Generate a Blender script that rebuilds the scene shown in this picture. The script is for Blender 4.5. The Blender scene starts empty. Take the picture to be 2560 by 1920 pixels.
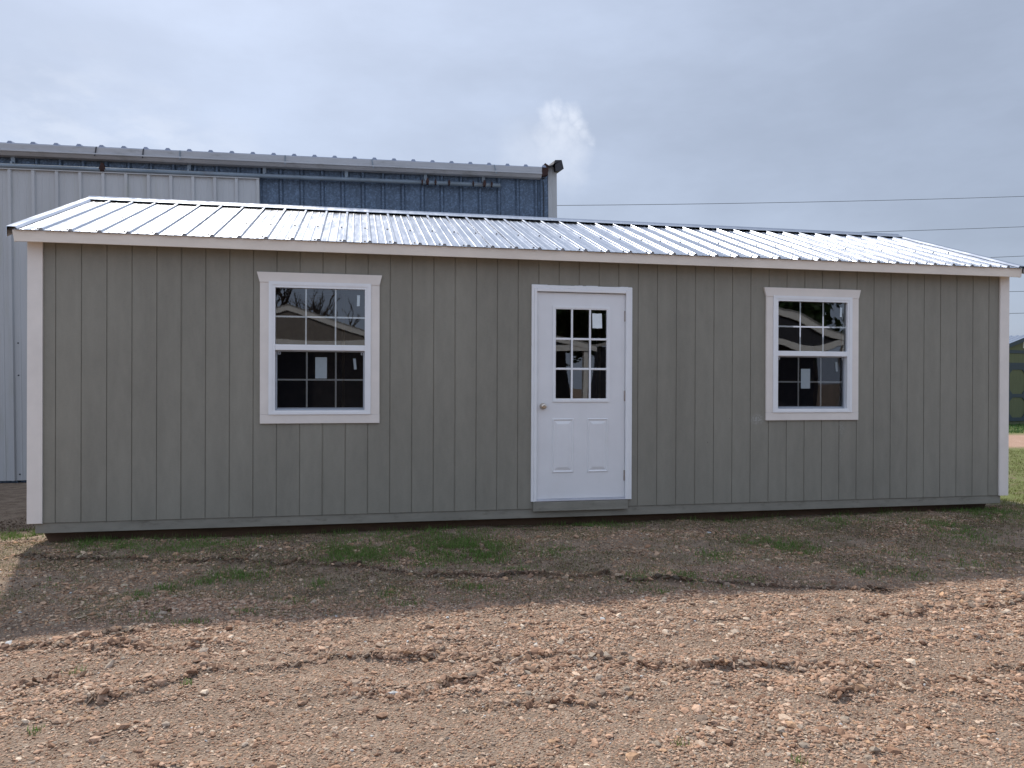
import bpy, math, random
import numpy as np
from mathutils import Vector, Matrix
random.seed(7); RNG = np.random.default_rng(11)
I = 0.0254                       # the scene is measured in inches and stored in metres
SC = bpy.context.scene
COL = SC.collection

# ------------------------------------------------------------------ helpers
def tag(o, label=None, cat=None, group=None, kind=None):
    if label: o['label'] = label
    if cat: o['category'] = cat
    if group: o['group'] = group
    if kind: o['kind'] = kind
    return o

def empty(name, loc, label, cat, group=None, rot=None):
    o = bpy.data.objects.new(name, None); COL.objects.link(o)
    o.location = Vector(loc) * I
    o.empty_display_size = 0.2
    o['origin'] = [float(c) for c in loc]
    if rot: o.rotation_euler = rot
    return tag(o, label, cat, group)

def origin_of(o):
    while o is not None:
        if 'origin' in o.keys(): return Vector(o['origin'])
        o = o.parent
    return Vector((0, 0, 0))

class MB:
    """collects polygons (inches) and links them as one mesh object"""
    def __init__(s): s.v = []; s.f = []
    def poly(s, pts):
        b = len(s.v); s.v += [tuple(p) for p in pts]; s.f.append(tuple(range(b, b + len(pts)))); return s
    def hull(s, bot, top):
        """prism between two loops with the same vertex count"""
        n = len(bot); b = len(s.v); s.v += [tuple(p) for p in bot] + [tuple(p) for p in top]
        s.f.append(tuple(range(b + n - 1, b - 1, -1))); s.f.append(tuple(range(b + n, b + 2 * n)))
        for i in range(n):
            j = (i + 1) % n; s.f.append((b + i, b + j, b + n + j, b + n + i))
        return s
    def box(s, x0, x1, y0, y1, z0, z1, c=0.0):
        """box; c chamfers the four front (low-y) edges"""
        if c > 0:
            s.loft([[(x0 + c, y0, z0 + c), (x1 - c, y0, z0 + c), (x1 - c, y0, z1 - c), (x0 + c, y0, z1 - c)],
                    [(x0, y0 + c, z0), (x1, y0 + c, z0), (x1, y0 + c, z1), (x0, y0 + c, z1)],
                    [(x0, y1, z0), (x1, y1, z0), (x1, y1, z1), (x0, y1, z1)]])
            return s
        return s.hull([(x0, y0, z0), (x1, y0, z0), (x1, y1, z0), (x0, y1, z0)],
                      [(x0, y0, z1), (x1, y0, z1), (x1, y1, z1), (x0, y1, z1)])
    def loft(s, loops, caps=True):
        n = len(loops[0]); b = len(s.v)
        for L in loops: s.v += [tuple(p) for p in L]
        for k in range(len(loops) - 1):
            for i in range(n):
                j = (i + 1) % n
                s.f.append((b + k * n + i, b + (k + 1) * n + i, b + (k + 1) * n + j, b + k * n + j))
        if caps:
            s.f.append(tuple(range(b, b + n)))
            s.f.append(tuple(range(b + len(loops) * n - 1, b + (len(loops) - 1) * n - 1, -1)))
        return s
    def tube(s, pts, radii, n=8, caps=True):
        pts = [Vector(p) for p in pts]
        if not hasattr(radii, '__len__'): radii = [radii] * len(pts)
        loops = []; ref = None
        for i, p in enumerate(pts):
            d = (pts[min(i + 1, len(pts) - 1)] - pts[max(i - 1, 0)]).normalized()
            if ref is None: ref = Vector((0, 0, 1)) if abs(d.z) < .9 else Vector((1, 0, 0))
            u = d.cross(ref).normalized(); w = u.cross(d).normalized(); ref = w
            loops.append([p + (u * math.cos(2 * math.pi * k / n) + w * math.sin(2 * math.pi * k / n)) * radii[i] for k in range(n)])
        return s.loft(loops, caps)
    def ring(s, x0, x1, z0, z1, a0, a1, b0, b1, y0, y1):
        """rectangular picture-frame ring; outer x0..z1, inner a0..b1"""
        o = [(x0, z0), (x1, z0), (x1, z1), (x0, z1)]; q = [(a0, b0), (a1, b0), (a1, b1), (a0, b1)]
        for i in range(4):
            j = (i + 1) % 4
            s.hull([(o[i][0], y0, o[i][1]), (o[j][0], y0, o[j][1]), (q[j][0], y0, q[j][1]), (q[i][0], y0, q[i][1])],
                   [(o[i][0], y1, o[i][1]), (o[j][0], y1, o[j][1]), (q[j][0], y1, q[j][1]), (q[i][0], y1, q[i][1])])
        return s
    def xf(s, fn):
        s.v = [tuple(fn(*p)) for p in s.v]; return s
    def build(s, name, m, parent=None, smooth=False, recalc=True):
        og = origin_of(parent)
        me = bpy.data.meshes.new(name)
        me.from_pydata([((x - og.x) * I, (y - og.y) * I, (z - og.z) * I) for x, y, z in s.v], [], s.f)
        if recalc:
            import bmesh
            bm = bmesh.new(); bm.from_mesh(me)
            bmesh.ops.recalc_face_normals(bm, faces=bm.faces); bm.to_mesh(me); bm.free()
        if smooth: me.polygons.foreach_set('use_smooth', [True] * len(me.polygons))
        me.materials.append(m)
        o = bpy.data.objects.new(name, me); COL.objects.link(o)
        if parent is not None: o.parent = parent
        return o

def B(*a, **k): return MB().box(*a, **k)

# ------------------------------------------------------------------ materials
def nodes(m):
    m.use_nodes = True; nt = m.node_tree; nt.nodes.clear(); return nt
def N(nt, typ, **kw):
    n = nt.nodes.new(typ)
    for k, v in kw.items():
        if k == 'inp':
            for a, b in v.items():
                if hasattr(b, 'is_output') or isinstance(b, bpy.types.NodeSocket): nt.links.new(b, n.inputs[a])
                else: n.inputs[a].default_value = b
        else: setattr(n, k, v)
    return n
def rgb(c): return (c[0], c[1], c[2], 1)
def mixc(nt, fac, a, b, blend='MIX'):
    n = N(nt, 'ShaderNodeMix', data_type='RGBA', blend_type=blend)
    for s, v in ((n.inputs[0], fac), (n.inputs[6], a), (n.inputs[7], b)):
        if isinstance(v, bpy.types.NodeSocket): nt.links.new(v, s)
        else: s.default_value = rgb(v) if hasattr(v, '__len__') and len(v) == 3 else v
    return n.outputs[2]
def math_(nt, op, a, b=0.0, c=None, clamp=False):
    n = N(nt, 'ShaderNodeMath', operation=op, use_clamp=clamp)
    for i, v in enumerate((a, b) if c is None else (a, b, c)):
        if isinstance(v, bpy.types.NodeSocket): nt.links.new(v, n.inputs[i])
        else: n.inputs[i].default_value = v
    return n.outputs[0]
def maprange(nt, v, a, b, c=0.0, d=1.0, smooth=True):
    n = N(nt, 'ShaderNodeMapRange', interpolation_type='SMOOTHSTEP' if smooth else 'LINEAR')
    nt.links.new(v, n.inputs[0])
    for i, q in enumerate((a, b, c, d)): n.inputs[i + 1].default_value = q
    return n.outputs[0]
def noise(nt, vec, scale, detail=4, rough=.55, stretch=None):
    if stretch:
        mp = N(nt, 'ShaderNodeMapping'); nt.links.new(vec, mp.inputs[0]); mp.inputs['Scale'].default_value = stretch; vec = mp.outputs[0]
    n = N(nt, 'ShaderNodeTexNoise', inp={'Vector': vec, 'Scale': scale, 'Detail': detail, 'Roughness': rough}); return n.outputs[0]

def surf(name, col, rough=.6, metal=0.0, var=.10, vscale=3.0, vstretch=None, bump=0.0, bscale=60.0, bstretch=None,
         dirt=None, spec=.5, rvar=0.0):
    """Principled paint/wood/metal with colour variation, fine relief and optional patches of dirt"""
    m = bpy.data.materials.new(name); nt = nodes(m)
    out = N(nt, 'ShaderNodeOutputMaterial'); p = N(nt, 'ShaderNodeBsdfPrincipled')
    pos = N(nt, 'ShaderNodeNewGeometry').outputs['Position']
    n1 = noise(nt, pos, vscale, 5, .6, vstretch)
    f = maprange(nt, n1, .3, .7, 1 - var, 1 + var, False)
    c = N(nt, 'ShaderNodeVectorMath', operation='SCALE'); c.inputs[0].default_value = col; nt.links.new(f, c.inputs['Scale'])
    colour = c.outputs[0]
    if dirt:
        dcol, amt, dsc, dst = dirt
        dm = maprange(nt, noise(nt, pos, dsc, 6, .65, dst), .52, .75, 0, amt)
        colour = mixc(nt, dm, colour, dcol)
    nt.links.new(colour, p.inputs['Base Color'])
    p.inputs['Roughness'].default_value = rough; p.inputs['Metallic'].default_value = metal
    p.inputs['Specular IOR Level'].default_value = spec
    if rvar: nt.links.new(maprange(nt, n1, .3, .7, rough - rvar, rough + rvar, False), p.inputs['Roughness'])
    if bump:
        b = N(nt, 'ShaderNodeBump', inp={'Strength': bump, 'Distance': .002}); nt.links.new(noise(nt, pos, bscale, 4, .6, bstretch), b.inputs['Height'])
        nt.links.new(b.outputs[0], p.inputs['Normal'])
    nt.links.new(p.outputs[0], out.inputs[0]); return m

def siding_mat(name, col, smudges=()):
    """painted wood-composite siding, horizontal sawn grain, faint grime; smudges = filler smears on the paint"""
    m = bpy.data.materials.new(name); nt = nodes(m)
    out = N(nt, 'ShaderNodeOutputMaterial'); p = N(nt, 'ShaderNodeBsdfPrincipled')
    pos = N(nt, 'ShaderNodeNewGeometry').outputs['Position']
    big = noise(nt, pos, 1.3, 4, .6, (1.0, 1.0, .5)); board = noise(nt, pos, 5.0, 1, .5, (1.0, .1, .03))
    grain = noise(nt, pos, 26.0, 5, .65, (1.0, 1.0, 6.5)); knot = noise(nt, pos, 7.0, 6, .7, (1.6, 1.0, .45))
    f = math_(nt, 'ADD', maprange(nt, big, .3, .7, .94, 1.06, False), maprange(nt, board, .3, .7, -.05, .05, False))
    f = math_(nt, 'ADD', f, maprange(nt, grain, .25, .75, -.055, .055, False))
    f = math_(nt, 'ADD', f, maprange(nt, knot, .3, .7, -.08, .08, False))
    c = N(nt, 'ShaderNodeVectorMath', operation='SCALE'); c.inputs[0].default_value = col; nt.links.new(f, c.inputs['Scale'])
    colour = c.outputs[0]
    sp = N(nt, 'ShaderNodeTexVoronoi', inp={'Vector': pos, 'Scale': 3.1}); 
    colour = mixc(nt, maprange(nt, sp.outputs['Distance'], .012, .02, .7, 0), colour, (.06, .05, .04))
    for cx, cz, rx, rz, th in smudges:
        d = N(nt, 'ShaderNodeVectorMath', operation='SUBTRACT'); nt.links.new(pos, d.inputs[0]); d.inputs[1].default_value = (cx * I, 0, cz * I)
        s = N(nt, 'ShaderNodeVectorMath', operation='MULTIPLY'); nt.links.new(d.outputs[0], s.inputs[0]); s.inputs[1].default_value = (1 / (rx * I), 0, 1 / (rz * I))
        L = N(nt, 'ShaderNodeVectorMath', operation='LENGTH'); nt.links.new(s.outputs[0], L.inputs[0])
        fall = maprange(nt, L.outputs['Value'], 1.0, .1, 0, 1)
        k = math_(nt, 'MULTIPLY', fall, maprange(nt, noise(nt, pos, 55, 4, .7), th, th + .25, 0, .36))
        colour = mixc(nt, k, colour, (.62, .63, .63))
    nt.links.new(colour, p.inputs['Base Color'])
    p.inputs['Roughness'].default_value = .62; p.inputs['Specular IOR Level'].default_value = .35
    b = N(nt, 'ShaderNodeBump', inp={'Strength': .55, 'Distance': .0015, 'Height': math_(nt, 'ADD', grain, knot)})
    nt.links.new(b.outputs[0], p.inputs['Normal']); nt.links.new(p.outputs[0], out.inputs[0]); return m

def glass_mat(name, tint=.92, ior=1.62, gain=1.35):
    m = bpy.data.materials.new(name); nt = nodes(m)
    out = N(nt, 'ShaderNodeOutputMaterial'); mx = N(nt, 'ShaderNodeMixShader')
    t = N(nt, 'ShaderNodeBsdfTransparent'); t.inputs[0].default_value = (tint * .97, tint, tint * .98, 1)
    g = N(nt, 'ShaderNodeBsdfGlossy'); g.inputs['Roughness'].default_value = 0.0; g.inputs['Color'].default_value = (.92, .95, 1, 1)
    fr = N(nt, 'ShaderNodeFresnel'); fr.inputs[0].default_value = ior
    nt.links.new(math_(nt, 'MULTIPLY', fr.outputs[0], gain, clamp=True), mx.inputs[0])
    nt.links.new(t.outputs[0], mx.inputs[1]); nt.links.new(g.outputs[0], mx.inputs[2]); nt.links.new(mx.outputs[0], out.inputs[0]); return m
def screen_mat(name, col, fac):
    m = bpy.data.materials.new(name); nt = nodes(m)
    out = N(nt, 'ShaderNodeOutputMaterial'); mx = N(nt, 'ShaderNodeMixShader'); mx.inputs[0].default_value = fac
    t = N(nt, 'ShaderNodeBsdfTransparent'); d = N(nt, 'ShaderNodeBsdfDiffuse'); d.inputs[0].default_value = rgb(col)
    nt.links.new(t.outputs[0], mx.inputs[1]); nt.links.new(d.outputs[0], mx.inputs[2]); nt.links.new(mx.outputs[0], out.inputs[0]); return m
def vcol_mat(name, rough=.8, attr='tone', trans=0.0, var=.25, vscale=120):
    m = bpy.data.materials.new(name); nt = nodes(m)
    out = N(nt, 'ShaderNodeOutputMaterial'); p = N(nt, 'ShaderNodeBsdfPrincipled')
    a = N(nt, 'ShaderNodeAttribute', attribute_name=attr)
    pos = N(nt, 'ShaderNodeNewGeometry').outputs['Position']
    f = maprange(nt, noise(nt, pos, vscale, 3, .6), .3, .7, 1 - var, 1 + var, False)
    c = N(nt, 'ShaderNodeVectorMath', operation='SCALE'); nt.links.new(a.outputs['Color'], c.inputs[0]); nt.links.new(f, c.inputs['Scale'])
    nt.links.new(c.outputs[0], p.inputs['Base Color']); p.inputs['Roughness'].default_value = rough; p.inputs['Specular IOR Level'].default_value = .25
    if trans:
        t = N(nt, 'ShaderNodeBsdfTranslucent'); nt.links.new(c.outputs[0], t.inputs[0])
        mx = N(nt, 'ShaderNodeMixShader'); mx.inputs[0].default_value = trans
        nt.links.new(p.outputs[0], mx.inputs[1]); nt.links.new(t.outputs[0], mx.inputs[2]); nt.links.new(mx.outputs[0], out.inputs[0])
    else: nt.links.new(p.outputs[0], out.inputs[0])
    return m
def spangle_mat(name, col, metal, rough, vs=42, amp=.35):
    """galvanised sheet with zinc spangle and streaks"""
    m = bpy.data.materials.new(name); nt = nodes(m)
    out = N(nt, 'ShaderNodeOutputMaterial'); p = N(nt, 'ShaderNodeBsdfPrincipled')
    pos = N(nt, 'ShaderNodeNewGeometry').outputs['Position']
    ds = noise(nt, pos, 30, 3, .6)
    mp = N(nt, 'ShaderNodeVectorMath', operation='MULTIPLY_ADD'); nt.links.new(ds, mp.inputs[0]); mp.inputs[1].default_value = (.03, .03, .03); nt.links.new(pos, mp.inputs[2])
    v = N(nt, 'ShaderNodeTexVoronoi', inp={'Vector': mp.outputs[0], 'Scale': vs})
    cell = N(nt, 'ShaderNodeSeparateColor'); nt.links.new(v.outputs['Color'], cell.inputs[0])
    f = maprange(nt, math_(nt, 'POWER', cell.outputs[0], 2.2), 0, 1, 1 - amp, 1 + amp * 2.0, False)
    f = math_(nt, 'MULTIPLY', f, maprange(nt, noise(nt, pos, 3.0, 5, .65, (3, 3, .35)), .3, .7, .8, 1.15, False))
    c = N(nt, 'ShaderNodeVectorMath', operation='SCALE'); c.inputs[0].default_value = col; nt.links.new(f, c.inputs['Scale'])
    nt.links.new(c.outputs[0], p.inputs['Base Color']); p.inputs['Metallic'].default_value = metal
    nt.links.new(maprange(nt, cell.outputs[1], 0, 1, rough - .1, rough + .12, False), p.inputs['Roughness'])
    nt.links.new(p.outputs[0], out.inputs[0]); return m
def roof_mat(name, col, rough):
    m = bpy.data.materials.new(name); nt = nodes(m)
    out = N(nt, 'ShaderNodeOutputMaterial'); p = N(nt, 'ShaderNodeBsdfPrincipled')
    pos = N(nt, 'ShaderNodeNewGeometry').outputs['Position']
    v = N(nt, 'ShaderNodeTexVoronoi', inp={'Vector': pos, 'Scale': 130}); cell = N(nt, 'ShaderNodeSeparateColor'); nt.links.new(v.outputs['Color'], cell.inputs[0])
    st = noise(nt, pos, 5.0, 5, .6, (4, .6, .6))
    f = math_(nt, 'ADD', maprange(nt, cell.outputs[0], 0, 1, .94, 1.04, False), maprange(nt, st, .3, .7, -.06, .06, False))
    c = N(nt, 'ShaderNodeVectorMath', operation='SCALE'); c.inputs[0].default_value = col; nt.links.new(f, c.inputs['Scale'])
    nt.links.new(c.outputs[0], p.inputs['Base Color']); p.inputs['Metallic'].default_value = 1.0
    nt.links.new(maprange(nt, st, .3, .7, rough - .05, rough + .06, False), p.inputs['Roughness'])
    b = N(nt, 'ShaderNodeBump', inp={'Strength': .16, 'Distance': .004}); nt.links.new(noise(nt, pos, 4, 2, .5, (2.5, 1, 1)), b.inputs['Height'])
    nt.links.new(b.outputs[0], p.inputs['Normal'])
    nt.links.new(p.outputs[0], out.inputs[0]); return m

M = {}
M['siding'] = siding_mat('greige_siding', (.238, .226, .188), [(267, 33.6, 4.2, 3.0, .40), (305.0, 29.5, 2.0, 4.5, .45), (304.7, 17.5, .9, 9.0, .5), (146, 86, .9, .8, .5), (136, 80, .7, .6, .5)])
M['rim'] = surf('painted_rim_board', (.225, .213, .178), .7, var=.14, vscale=2.5, vstretch=(1, 1, 4), bump=.4, bscale=30, bstretch=(1, 1, 8), dirt=((.10, .085, .06), .55, 6.0, (1, 1, 2.5)))
M['trim'] = surf('cream_trim_paint', (.74, .69, .64), .55, var=.05, vscale=5, bump=.35, bscale=22, bstretch=(1, 1, 7))
M['fascia'] = surf('fascia_paint', (.74, .66, .57), .6, var=.07, vscale=2.5, vstretch=(1, 1, 3), bump=.3, bscale=20, bstretch=(.6, 1, 6))
M['vinyl'] = surf('white_vinyl', (.79, .80, .815), .4, var=.03, vscale=6)
M['doorwhite'] = surf('white_door_enamel', (.745, .75, .765), .38, var=.035, vscale=3, bump=.08, bscale=90, dirt=((.55, .53, .5), .12, 4.0, None))
M['muntin'] = surf('white_muntin', (.86, .87, .90), .5, var=.03)
M['grey_metal'] = surf('grey_sash_metal', (.42, .45, .50), .45, metal=.2, var=.06)
M['roof'] = roof_mat('galvalume_roof', (.55, .575, .625), .215)
M['screw'] = surf('screw_head', (.16, .16, .17), .5, metal=.4)
M['skid'] = surf('treated_skid_timber', (.095, .055, .032), .85, var=.3, vscale=4, vstretch=(1, 1, 6), bump=.6, bscale=25, bstretch=(1, 1, 6))
M['sill'] = surf('painted_sill_board', (.225, .215, .180), .75, var=.16, vscale=4, vstretch=(1, 1, 4), bump=.5, bscale=25, bstretch=(1, 1, 6), dirt=((.09, .075, .05), .6, 7.0, (1, 1, 2)))
M['glass'] = glass_mat('window_glass', tint=.99, gain=1.7)
M['screen'] = screen_mat('insect_screen_mesh', (.012, .012, .016), .28)
M['paper'] = surf('white_paper', (.72, .78, .80), .8, var=.06, vscale=40)
M['sticker'] = surf('white_sticker', (.52, .60, .64), .7, var=.04, vscale=30)
M['brass'] = surf('satin_nickel_knob', (.62, .55, .47), .28, metal=1.0)
M['hinge'] = surf('steel_hinge', (.38, .34, .32), .4, metal=.8, var=.2)
M['alu'] = surf('aluminium_threshold', (.62, .63, .68), .4, metal=.6)
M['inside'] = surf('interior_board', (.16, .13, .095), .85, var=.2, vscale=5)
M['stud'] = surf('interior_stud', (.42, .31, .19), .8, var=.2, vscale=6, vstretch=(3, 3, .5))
M['blue'] = spangle_mat('galvanised_wall_sheet', (.090, .127, .182), .45, .5, 50, .22)
M['wdoor'] = surf('weathered_white_sheet', (.43, .435, .44), .55, var=.06, vscale=2.2, vstretch=(2.2, 1, .35), dirt=((.33, .33, .27), .5, 2.4, (3, 1, .25)))
M['gutter'] = surf('grey_white_gutter', (.40, .41, .43), .5, var=.10, vscale=1.6, vstretch=(1, 1, 4), dirt=((.15, .15, .13), .5, 2.6, (1, 1, 3)))
M['bcorner'] = surf('grey_white_corner_trim', (.38, .385, .385), .5, var=.06, dirt=((.3, .3, .28), .4, 3, (2, 2, .4)))
M['pipe'] = surf('grey_track_pipe', (.19, .235, .28), .5, metal=.2, var=.2, vscale=3, dirt=((.14, .09, .06), .6, 2.2, (1, 1, 1)))
M['rust'] = surf('rusty_iron', (.036, .014, .011), .85, var=.45, vscale=18, bump=.8, bscale=60)
M['dark_metal'] = surf('dark_weathered_metal', (.022, .022, .027), .6, var=.4, vscale=8)
M['broof'] = surf('building_roof_sheet', (.26, .30, .40), .5, metal=.3, var=.15)
M['black'] = surf('black_rubber', (.015, .015, .017), .6)
M['gsiding'] = surf('olive_green_siding', (.085, .10, .042), .7, var=.13, vscale=5, vstretch=(4, 4, .4))
M['gtrim'] = surf('dark_teal_trim', (.012, .030, .040), .55, var=.1)
M['wire'] = surf('power_line_wire', (.10, .11, .13), .6)
M['psiding'] = surf('grey_brown_siding', (.21, .185, .165), .7, var=.12, vscale=5, vstretch=(4, 4, .4))
M['psiding_dark'] = surf('charcoal_siding', (.035, .035, .045), .7, var=.12, vscale=5, vstretch=(4, 4, .4))
M['pwhite'] = surf('white_porch_trim', (.78, .77, .74), .55, var=.04)
M['proof'] = surf('weathered_shed_roof_sheet', (.27, .255, .235), .6, var=.1)
M['pdoor'] = surf('dark_porch_door', (.03, .03, .036), .7, var=.1)
M['bark'] = surf('tree_bark', (.065, .05, .04), .9, var=.3, vscale=15, bump=.8, bscale=40)
M['stone'] = vcol_mat('gravel_stone', .85, var=.22, vscale=90)
M['leaf'] = vcol_mat('grass_blade', .6, trans=.3, var=.15, vscale=30)
M['litter'] = vcol_mat('dry_leaf_litter', .85, var=.25, vscale=60)

# ------------------------------------------------------------------ ground heights (inches)
def vnoise(x, y, s, seed=0):
    x = np.asarray(x, float) / s; y = np.asarray(y, float) / s
    xi = np.floor(x).astype(np.int64); yi = np.floor(y).astype(np.int64); fx = x - xi; fy = y - yi
    fx = fx * fx * (3 - 2 * fx); fy = fy * fy * (3 - 2 * fy)
    def h(a, b):
        n = (a * 374761393 + b * 668265263 + seed * 974711) & 0x7fffffff
        n = ((n ^ (n >> 13)) * 1274126177) & 0x7fffffff
        return ((n ^ (n >> 16)) & 0xffff) / 65535.0
    return (h(xi, yi) * (1 - fx) + h(xi + 1, yi) * fx) * (1 - fy) + (h(xi, yi + 1) * (1 - fx) + h(xi + 1, yi + 1) * fx) * fy
def sstep(a, b, x):
    t = np.clip((x - a) / (b - a), 0, 1); return t * t * (3 - 2 * t)
RUTS = [  # x-ordered edges of tyre ruts: (points, ridge height, width)
    ([(2, -16), (20, -22), (42, -28), (63, -33), (90, -41), (109, -48), (123, -56), (143, -62), (161, -64), (176, -68), (192, -75), (205, -79), (223, -87), (241, -93), (257, -97)], 1.5, 3.0),
    ([(52, -110), (59, -108), (70, -112), (77, -110)], .8, 3.0),
    ([(42, -125), (50, -125), (56, -122), (59, -119)], 1.2, 3.0),
    ([(60, -135), (66, -133), (71, -130), (78, -127), (86, -124)], 1.2, 2.6),
    ([(92, -123), (101, -121), (111, -121), (122, -122), (135, -126), (148, -128)], 1.4, 3.0),
    ([(153, -130), (163, -134), (169, -137), (177, -141), (188, -141), (194, -143), (201, -145), (211, -147)], 1.5, 2.6),
    ([(105, -140), (121, -141), (126, -137), (135, -136), (148, -134)], 1.0, 2.6),
    ([(129, -151), (142, -152), (152, -150), (159, -150)], .9, 2.6),
    ([(194, -156), (206, -155), (213, -156), (221, -155), (240, -155), (280, -158)], 1.4, 2.8),
    ([(222, -120), (232, -119), (250, -115), (290, -110)], .8, 2.6),
    ([(6, -96), (40, -104), (60, -100)], .7, 3.0),
]
def rut_terms(x, y):
    h = np.zeros_like(x); e = np.zeros_like(x)
    for pts, A, w in RUTS:
        px = [p[0] for p in pts]; py = [p[1] for p in pts]
        s = y - np.interp(x, px, py) + (vnoise(x, y * .3, 5, 3) - .5) * 4.5 + (vnoise(x, y, 4.0, 13) - .5) * 1.6
        ends = sstep(px[0] - 8, px[0] + 6, x) * (1 - sstep(px[-1] - 6, px[-1] + 8, x))
        a = A * .52 * ends * (.08 + 1.5 * sstep(.3, .8, vnoise(x, y * .4, 7, 5))) * (.5 + 1.0 * vnoise(x, y, 3.4, 8))
        prof = np.where(s > 0, np.exp(-s / w), np.exp(-(s / 2.6) ** 2)) - .55 * np.exp(-((s + 2.2) / 1.8) ** 2)
        h += a * prof; e = np.maximum(e, ends * np.exp(-((s + .4) / 1.6) ** 2))
    return h, e
def loose(x, y):
    """0 on packed wheel tracks .. 1 on loose churned gravel, drawn out along the lane"""
    v = y - .10 * (x - 150) * (1 - sstep(120, 260, x) * 1.6)
    return sstep(.38, .66, .62 * vnoise(x * .22, v, 10, 71) + .38 * vnoise(x * .5, v, 5, 72))
def height(x, y, fine=True):
    x = np.asarray(x, float); y = np.asarray(y, float)
    near = sstep(-330, -260, y) * (1 - sstep(60, 120, y)) * sstep(-160, -90, x) * (1 - sstep(480, 560, x))
    z = -9.2 + 0 * x
    z = z + 1.9 * sstep(-60, -12, y) * (1 - sstep(30, 90, y)) * sstep(-30, 8, x) * (1 - sstep(392, 440, x))
    z = z - 1.2 * sstep(-90, -260, y)
    rough = (vnoise(x, y, 26, 1) - .5) * 1.6 + (vnoise(x, y, 9, 2) - .5) * .8 + (vnoise(x, y, 3.2, 4) - .5) * .45
    z = z + rough * (.35 + .65 * near)
    if fine:
        h, e = rut_terms(x, y); z = z + h
        L = loose(x, y) * near * (1 - .75 * sstep(-95, -70, y))
        z = z + L * ((vnoise(x, y, 2.2, 73) - .5) * .6 + (vnoise(x * .45, y, 3.6, 74) - .5) * .9) - .35 * (1 - L) * near * (1 - sstep(-95, -70, y))
    return z

CAM = np.array([108.172, -286.917, 48.331])
def in_view(x, y, lo, hi):
    """True where the ground point lies in the (widened) sector the photograph could see"""
    a = np.arctan2(x - CAM[0], y - CAM[1]) - .1985
    return (a > lo) & (a < hi)

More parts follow.
